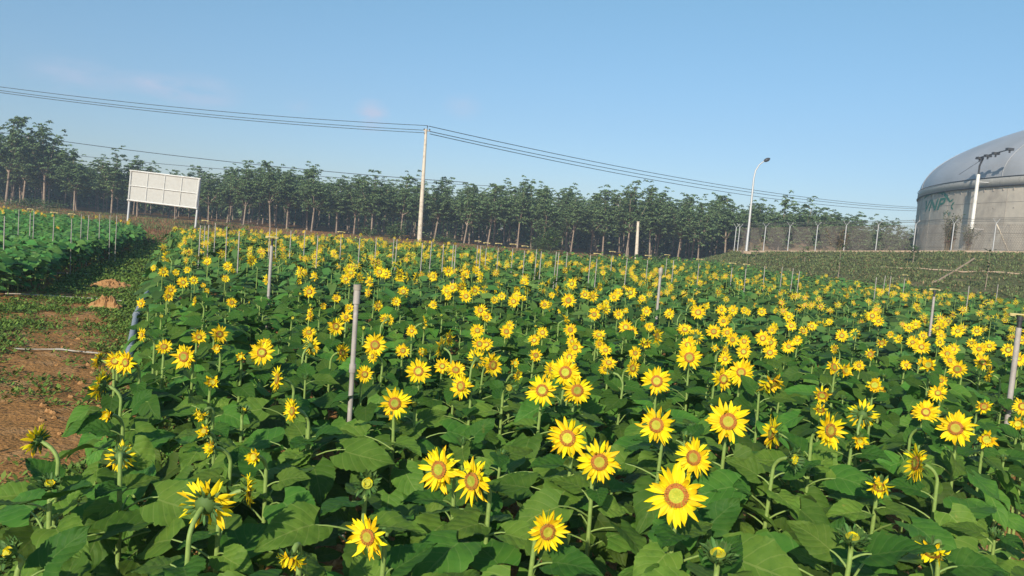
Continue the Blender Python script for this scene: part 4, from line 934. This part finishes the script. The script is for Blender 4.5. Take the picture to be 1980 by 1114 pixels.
# reeds and saplings
def reed(px, d, ht, wd, n, m1, m2, label, z0=None, top=None):
    c = top_at(px) + np.array([.4, 1.0 if d is None else d, 0]); e = link("reed_clump", None, None, c); tag(e, label, "reeds"); rd = np.random.default_rng(int(px)); g = G(); g2 = G()
    for i in range(n):
        a = rd.uniform(0, 6.28); r = rd.uniform(0, wd * .25); o = np.array([math.cos(a) * r, math.sin(a) * r, 0]); h = ht * rd.uniform(.6, 1.05); out = np.array([math.cos(a), math.sin(a), 0]) * wd * rd.uniform(.05, .35)
        tube(g, [o, o + out * .4 + (0, 0, h * .6), o + out + (0, 0, h)], [.018, .014, .006], 4, 0, False)
        for j in range(18):
            q = rd.uniform(.3, 1); b = o + out * q * q + np.array([0, 0, h * q]); aa = rd.uniform(0, 6.28); l_ = rd.uniform(.25, .5); dd = np.array([math.cos(aa), math.sin(aa), rd.uniform(.2, 1.2)]); dd /= np.linalg.norm(dd); s = np.array([-math.sin(aa), math.cos(aa), 0]) * .05
            tgt = g2; tgt.add([b, b + dd * l_ * .5 + s, b + dd * l_ - (0, 0, l_ * .35), b + dd * l_ * .5 - s], [(0, 1, 2, 3)], int(q < .4))
    obj("stalks", g, DRY, e); obj("foliage", g2, [m1, m2], e, smooth=False)
reed(1843, 1.2, 2.9, 1.3, 34, BUSHL, DRY2, "tall green reeds with brown stalks against the tank wall")
reed(1876, 1.2, 2.0, 1.0, 16, BUSHL, DRY2, "shorter sparse reeds right of the tall reeds by the tank")
reed(1620, .7, 1.7, 2.6, 30, DRY, DRY, "pale spreading dry reed clump behind the fence")
def sapling(px, py, ht, label, n=60):
    c = bank_from_px(px, py); e = link("sapling", None, None, c); tag(e, label, "sapling", "saplings planted on the bank"); rd = np.random.default_rng(int(px)); g = G(); g2 = G()
    tube(g, [(0, 0, -.05), (.03, 0, ht * .5), (.0, .02, ht * .95)], [.025, .018, .008], 5, 0, False)
    for i in range(n):
        z = ht * rd.uniform(.45, 1.02); a = rd.uniform(0, 6.28); l_ = rd.uniform(.16, .34); b = np.array([math.cos(a), math.sin(a), .3]) * rd.uniform(.02, .35) * (1.15 - z / ht * .5) + (0, 0, z)
        dd = np.array([math.cos(a), math.sin(a), rd.uniform(-.6, .6)]); s = np.array([-math.sin(a), math.cos(a), 0]) * l_ * .2; g2.add([b, b + dd * l_ * .5 + s, b + dd * l_, b + dd * l_ * .5 - s], [(0, 1, 2, 3)])
    obj("trunk", g, BARK, e); obj("crown", g2, BUSHL, e, smooth=False)
sapling(1460, 498, .9, "small bright sapling on the bank's crest near the street lamp", 70)
sapling(1555, 508, 1.0, "small green sapling high on the bank under the fence's fourth post", 80)
sapling(1618, 548, 1.9, "tall thin sapling on the bank's middle left of the drain lines", 40)
sapling(1765, 510, 1.1, "bushy dark sapling on the bank below the tank's left edge", 130)
sapling(1905, 562, 1.9, "sparse thin sapling on the bank right of the diagonal drain", 50)
sapling(1443, 532, 1.3, "thin leafy sapling at the bank's foot left of centre", 40)

# ---------------------------------------------------------------- street lamp
lb = atd(1443, 486, 63); lb[2] -= .1
e = link("street_lamp", None, None, lb); tag(e, "tall curved grey street lamp on the bank's left corner", "street lamp")
pts = [atd(x, y, 63) - lb for x, y in ((1443, 486), (1449, 428), (1455, 370), (1457.5, 345), (1461, 330), (1468, 319), (1477, 312))]
g = G(); tube(g, np.array(pts), [.11, .095, .08, .065, .06, .05, .045], 10); obj("pole", g, GALV, e)
q = pts[-1]; dv = atd(1488, 307, 63) - lb - q; g = G(); t = np.linspace(0, 1, 7)[:, None]; tube(g, q + dv * t * 1.1, np.array([.05, .12, .155, .16, .15, .11, .03]), 10); obj("lamp_head", g, DARKP, e)
g = G(); box(g, (-.3, -.3, -.1), (.3, .3, .12)); obj("footing", g, DUSTC, e, smooth=False)

# ---------------------------------------------------------------- tank
RT = 38.0; rl = ray(1770, 430); azL = math.atan2(rl[0], rl[1]); tl_ = 84 / math.cos(azL); Dc = math.hypot(tl_, RT); azc = azL + math.atan2(RT, tl_)
TC = np.array([math.sin(azc) * Dc, math.cos(azc) * Dc, 0]); RIM = 9.45; Z0 = .4
e = link("gas_tank", None, None, TC); tag(e, "huge round concrete tank with a domed grey membrane roof and green lettering", "storage tank")
nseg = 180; g = G(); lathe(g, [(RT, Z0), (RT, 3), (RT, 5), (RT, 7), (RT, RIM - .75)], nseg); obj("wall", g, TCONC, e)
g = G(); lathe(g, [(RT + .003, RIM - .75), (RT + .10, RIM - .75), (RT + .10, RIM - .1), (RT + .06, RIM), (RT - .1, RIM + .02)], nseg); obj("rim_band", g, BAND, e)
g = G(); lathe(g, [(RT + .12, RIM - .80), (RT + .17, RIM - .78), (RT + .17, RIM - .72), (RT + .10, RIM - .72)], nseg); obj("rim_cable", g, DARKP, e)
g = G(); lathe(g, [(RT + .11, RIM - .04), (RT + .14, RIM - .02), (RT + .14, RIM + .02), (RT + .10, RIM + .03)], nseg); obj("rim_cable", g, DARKP, e)
HD = 10.3; th = np.linspace(0, math.pi / 2, 40); g = G()
lathe(g, [((RT - .02) * math.cos(a) ** 1.15 if a < math.pi / 2 - .01 else .05, RIM + HD * math.sin(a)) for a in th], nseg); obj("dome_membrane", g, MEMB, e)
# membrane ribs, seams, bolts
g = G()
for k in range(14):
    a0 = k * 2 * math.pi / 14 + .09; Q = [(((RT + .02) * math.cos(a) ** 1.15) * math.cos(a0), ((RT + .02) * math.cos(a) ** 1.15) * math.sin(a0), RIM + (HD + .02) * math.sin(a)) for a in th[:-1]]; tube(g, Q, .028, 4, 0, False)
obj("membrane_seams", g, MEMB, e)
g = G()
for z in (3.6, 4.9, 6.15, 7.4): lathe(g, [(RT + .004, z - .018), (RT + .02, z), (RT + .004, z + .018)], nseg)
for k in range(56):
    a0 = k * 2 * math.pi / 56; box(g, (RT - .05, -.014, Z0), (RT + .015, .014, RIM - .76), 0, rotz(a0))
obj("panel_seams", g, TSEAM, e, smooth=False)
g = G()
for k in range(210):
    a0 = k * 2 * math.pi / 210 + .01; box(g, (RT, -.05, RIM - 1.12), (RT + .05, .05, RIM - .9), 0, rotz(a0))
    if k % 2: box(g, (RT, -.05, 5.5), (RT + .035, .05, 5.58), 0, rotz(a0)); box(g, (RT, -.05, 6.9), (RT + .035, .05, 6.98), 0, rotz(a0 + .006)); box(g, (RT, -.04, 4.3), (RT + .035, .04, 4.38), 0, rotz(a0 + .01))
obj("bolts", g, TSEAM, e, smooth=False)
def cyl(px, py, off=0.0):     # where a sight line meets the wall -> (angle, z)
    r = ray(px, py); o = np.array([0, 0, H]) - TC; a = r[0] ** 2 + r[1] ** 2; b = 2 * (r[0] * o[0] + r[1] * o[1]); c = o[0] ** 2 + o[1] ** 2 - RT ** 2
    t = (-b - math.sqrt(max(0, b * b - 4 * a * c))) / (2 * a); p = o + r * t; return math.atan2(p[1], p[0]), p[2] + 0
def wrap(poly3d_faces, name, m):
    pass
def wall_pt(a, z, off=.02): return np.array([(RT + off) * math.cos(a), (RT + off) * math.sin(a), z])
def ribbon(g, pts, w0, w1):
    P = np.array([cyl(*p) for p in pts]); n = len(P); s = np.stack([P[:, 0] * RT, P[:, 1]], 1); T = np.gradient(s, axis=0); T /= np.linalg.norm(T, axis=1)[:, None]; Nn = np.stack([-T[:, 1], T[:, 0]], 1)
    w = np.interp(np.linspace(0, 1, n), [0, .5, 1], [w0, w1, w0])[:, None]; a = s + Nn * w; b = s - Nn * w
    V = [wall_pt(q[0] / RT, q[1]) for q in np.vstack([a, b])]; g.add(V, grid_faces(2, n))
g = G(); ribbon(g, [(1787, 384), (1793, 378), (1802, 373), (1812, 370), (1820, 371), (1827, 376), (1832, 382), (1837, 390)], .10, .22)
ribbon(g, [(1837, 390), (1841, 387.5), (1844, 385)], .05, .09); ribbon(g, [(1846, 391), (1842, 395), (1839.5, 399)], .05, .1); ribbon(g, [(1839.5, 399), (1840.5, 402), (1843, 405)], .05, .09)
o = obj("logo_swoosh", g, GREEN, e, smooth=False); tag(o, "faded green arc with small chevrons above the lettering")
def text_mesh(txt, px0, px1, ybase, ytop, name, shear=.25, gap=1.0, offs=.022):
    cu = bpy.data.curves.new(name + "_curve", 'FONT'); cu.body = txt; cu.shear = shear; cu.offset = offs; cu.space_character = gap; cu.resolution_u = 4
    ob = bpy.data.objects.new(name + "_tmp", cu); COL.objects.link(ob); dg = bpy.context.evaluated_depsgraph_get(); me = bpy.data.meshes.new_from_object(ob.evaluated_get(dg)); bpy.data.objects.remove(ob)
    V = np.array([v.co for v in me.vertices]); x0, x1 = V[:, 0].min(), V[:, 0].max(); y0, y1 = V[:, 1].min(), V[:, 1].max()
    aL, zb = cyl(px0, ybase[0]); aR, _ = cyl(px1, ybase[1]); _, zt = cyl((px0 + px1) / 2, ytop); zb = cyl((px0 + px1) / 2, (ybase[0] + ybase[1]) / 2)[1]
    for v in me.vertices:
        u = (v.co.x - x0) / (x1 - x0); w = (v.co.y - y0) / (y1 - y0); v.co = Vector(wall_pt(aL + (aR - aL) * u, zb + (zt - zb) * w, .025))
    me.materials.append(GREEN); return link(name, me, e)
o = text_mesh("VNP", 1788, 1827, (409, 405), 385, "lettering"); tag(o, "large green slanted letters VNP on the tank wall")
text_mesh("F E", 1825, 1839, (418, 416), 410.5, "lettering", 0, 1.0, .0); bpy.data.objects[-1] if False else None
# floodlight mast fixed to the wall
aM, zM = cyl(1901, 445); aT, zT = cyl(1911, 342)
out = wall_pt(aM, 0, .0) / RT; out[2] = 0
m0 = wall_pt(aM, zM, 1.0); m1 = wall_pt(aM, zT + .1, 1.0)
g = G(); tube(g, [m0, m1], .14, 10); mast = link("floodlight_mast", g.mesh("floodlight_mast", [WHITEP]), e)
g = G()
for z in (m0[2] + .05, m1[2] - .6): box(g, (0, -.04, -.04), (1.08, .04, .04), 0, rotz(aM), wall_pt(aM, z, -.02))
obj("bracket", g, GALV, mast, smooth=False)
tang = np.array([-math.sin(aM), math.cos(aM), 0]); tang = tang if proj(m1 + TC + tang)[0] > proj(m1 + TC)[0] else -tang
g = G(); top = m1 + (0, 0, 1.35) + tang * .35; tube(g, [m1, m1 + (0, 0, .7), top], .075, 8); tube(g, [top - tang * 1.0, top + tang * 3.0 + (0, 0, .35)], .045, 6); tube(g, [top - (0, 0, .1), top - tang * 3.0 - (0, 0, 1.2)], .02, 4); obj("lamp_arm", g, DARKP, mast)
for s, dz in ((-.45, .0), (.55, .1), (1.5, .2), (3.1, .38)):
    g = G(); box(g, (-.25, -.16, -.11), (.25, .16, .08), 0, None, top + tang * s + (0, 0, dz)); box(g, (-.05, -.05, -.3), (.05, .05, -.1), 0, None, top + tang * s + (0, 0, dz)); obj("floodlight", g, DARKP, mast, smooth=False)

# ---------------------------------------------------------------- haze
hz = bpy.data.materials.new("haze_air"); hz.use_nodes = True; n = hz.node_tree.nodes; n.remove(n["Principled BSDF"])
pv = n.new("ShaderNodeVolumePrincipled"); pv.inputs['Color'].default_value = (.62, .78, 1, 1); pv.inputs['Density'].default_value = .0014; pv.inputs['Anisotropy'].default_value = 0
hz.node_tree.links.new(pv.outputs[0], n["Material Output"].inputs['Volume'])
g = G(); box(g, (-170, -60, -1.5), (190, 200, 32)); tag(obj("haze", g, hz, smooth=False), "thin morning haze over the field and trees", "haze", kind="stuff")
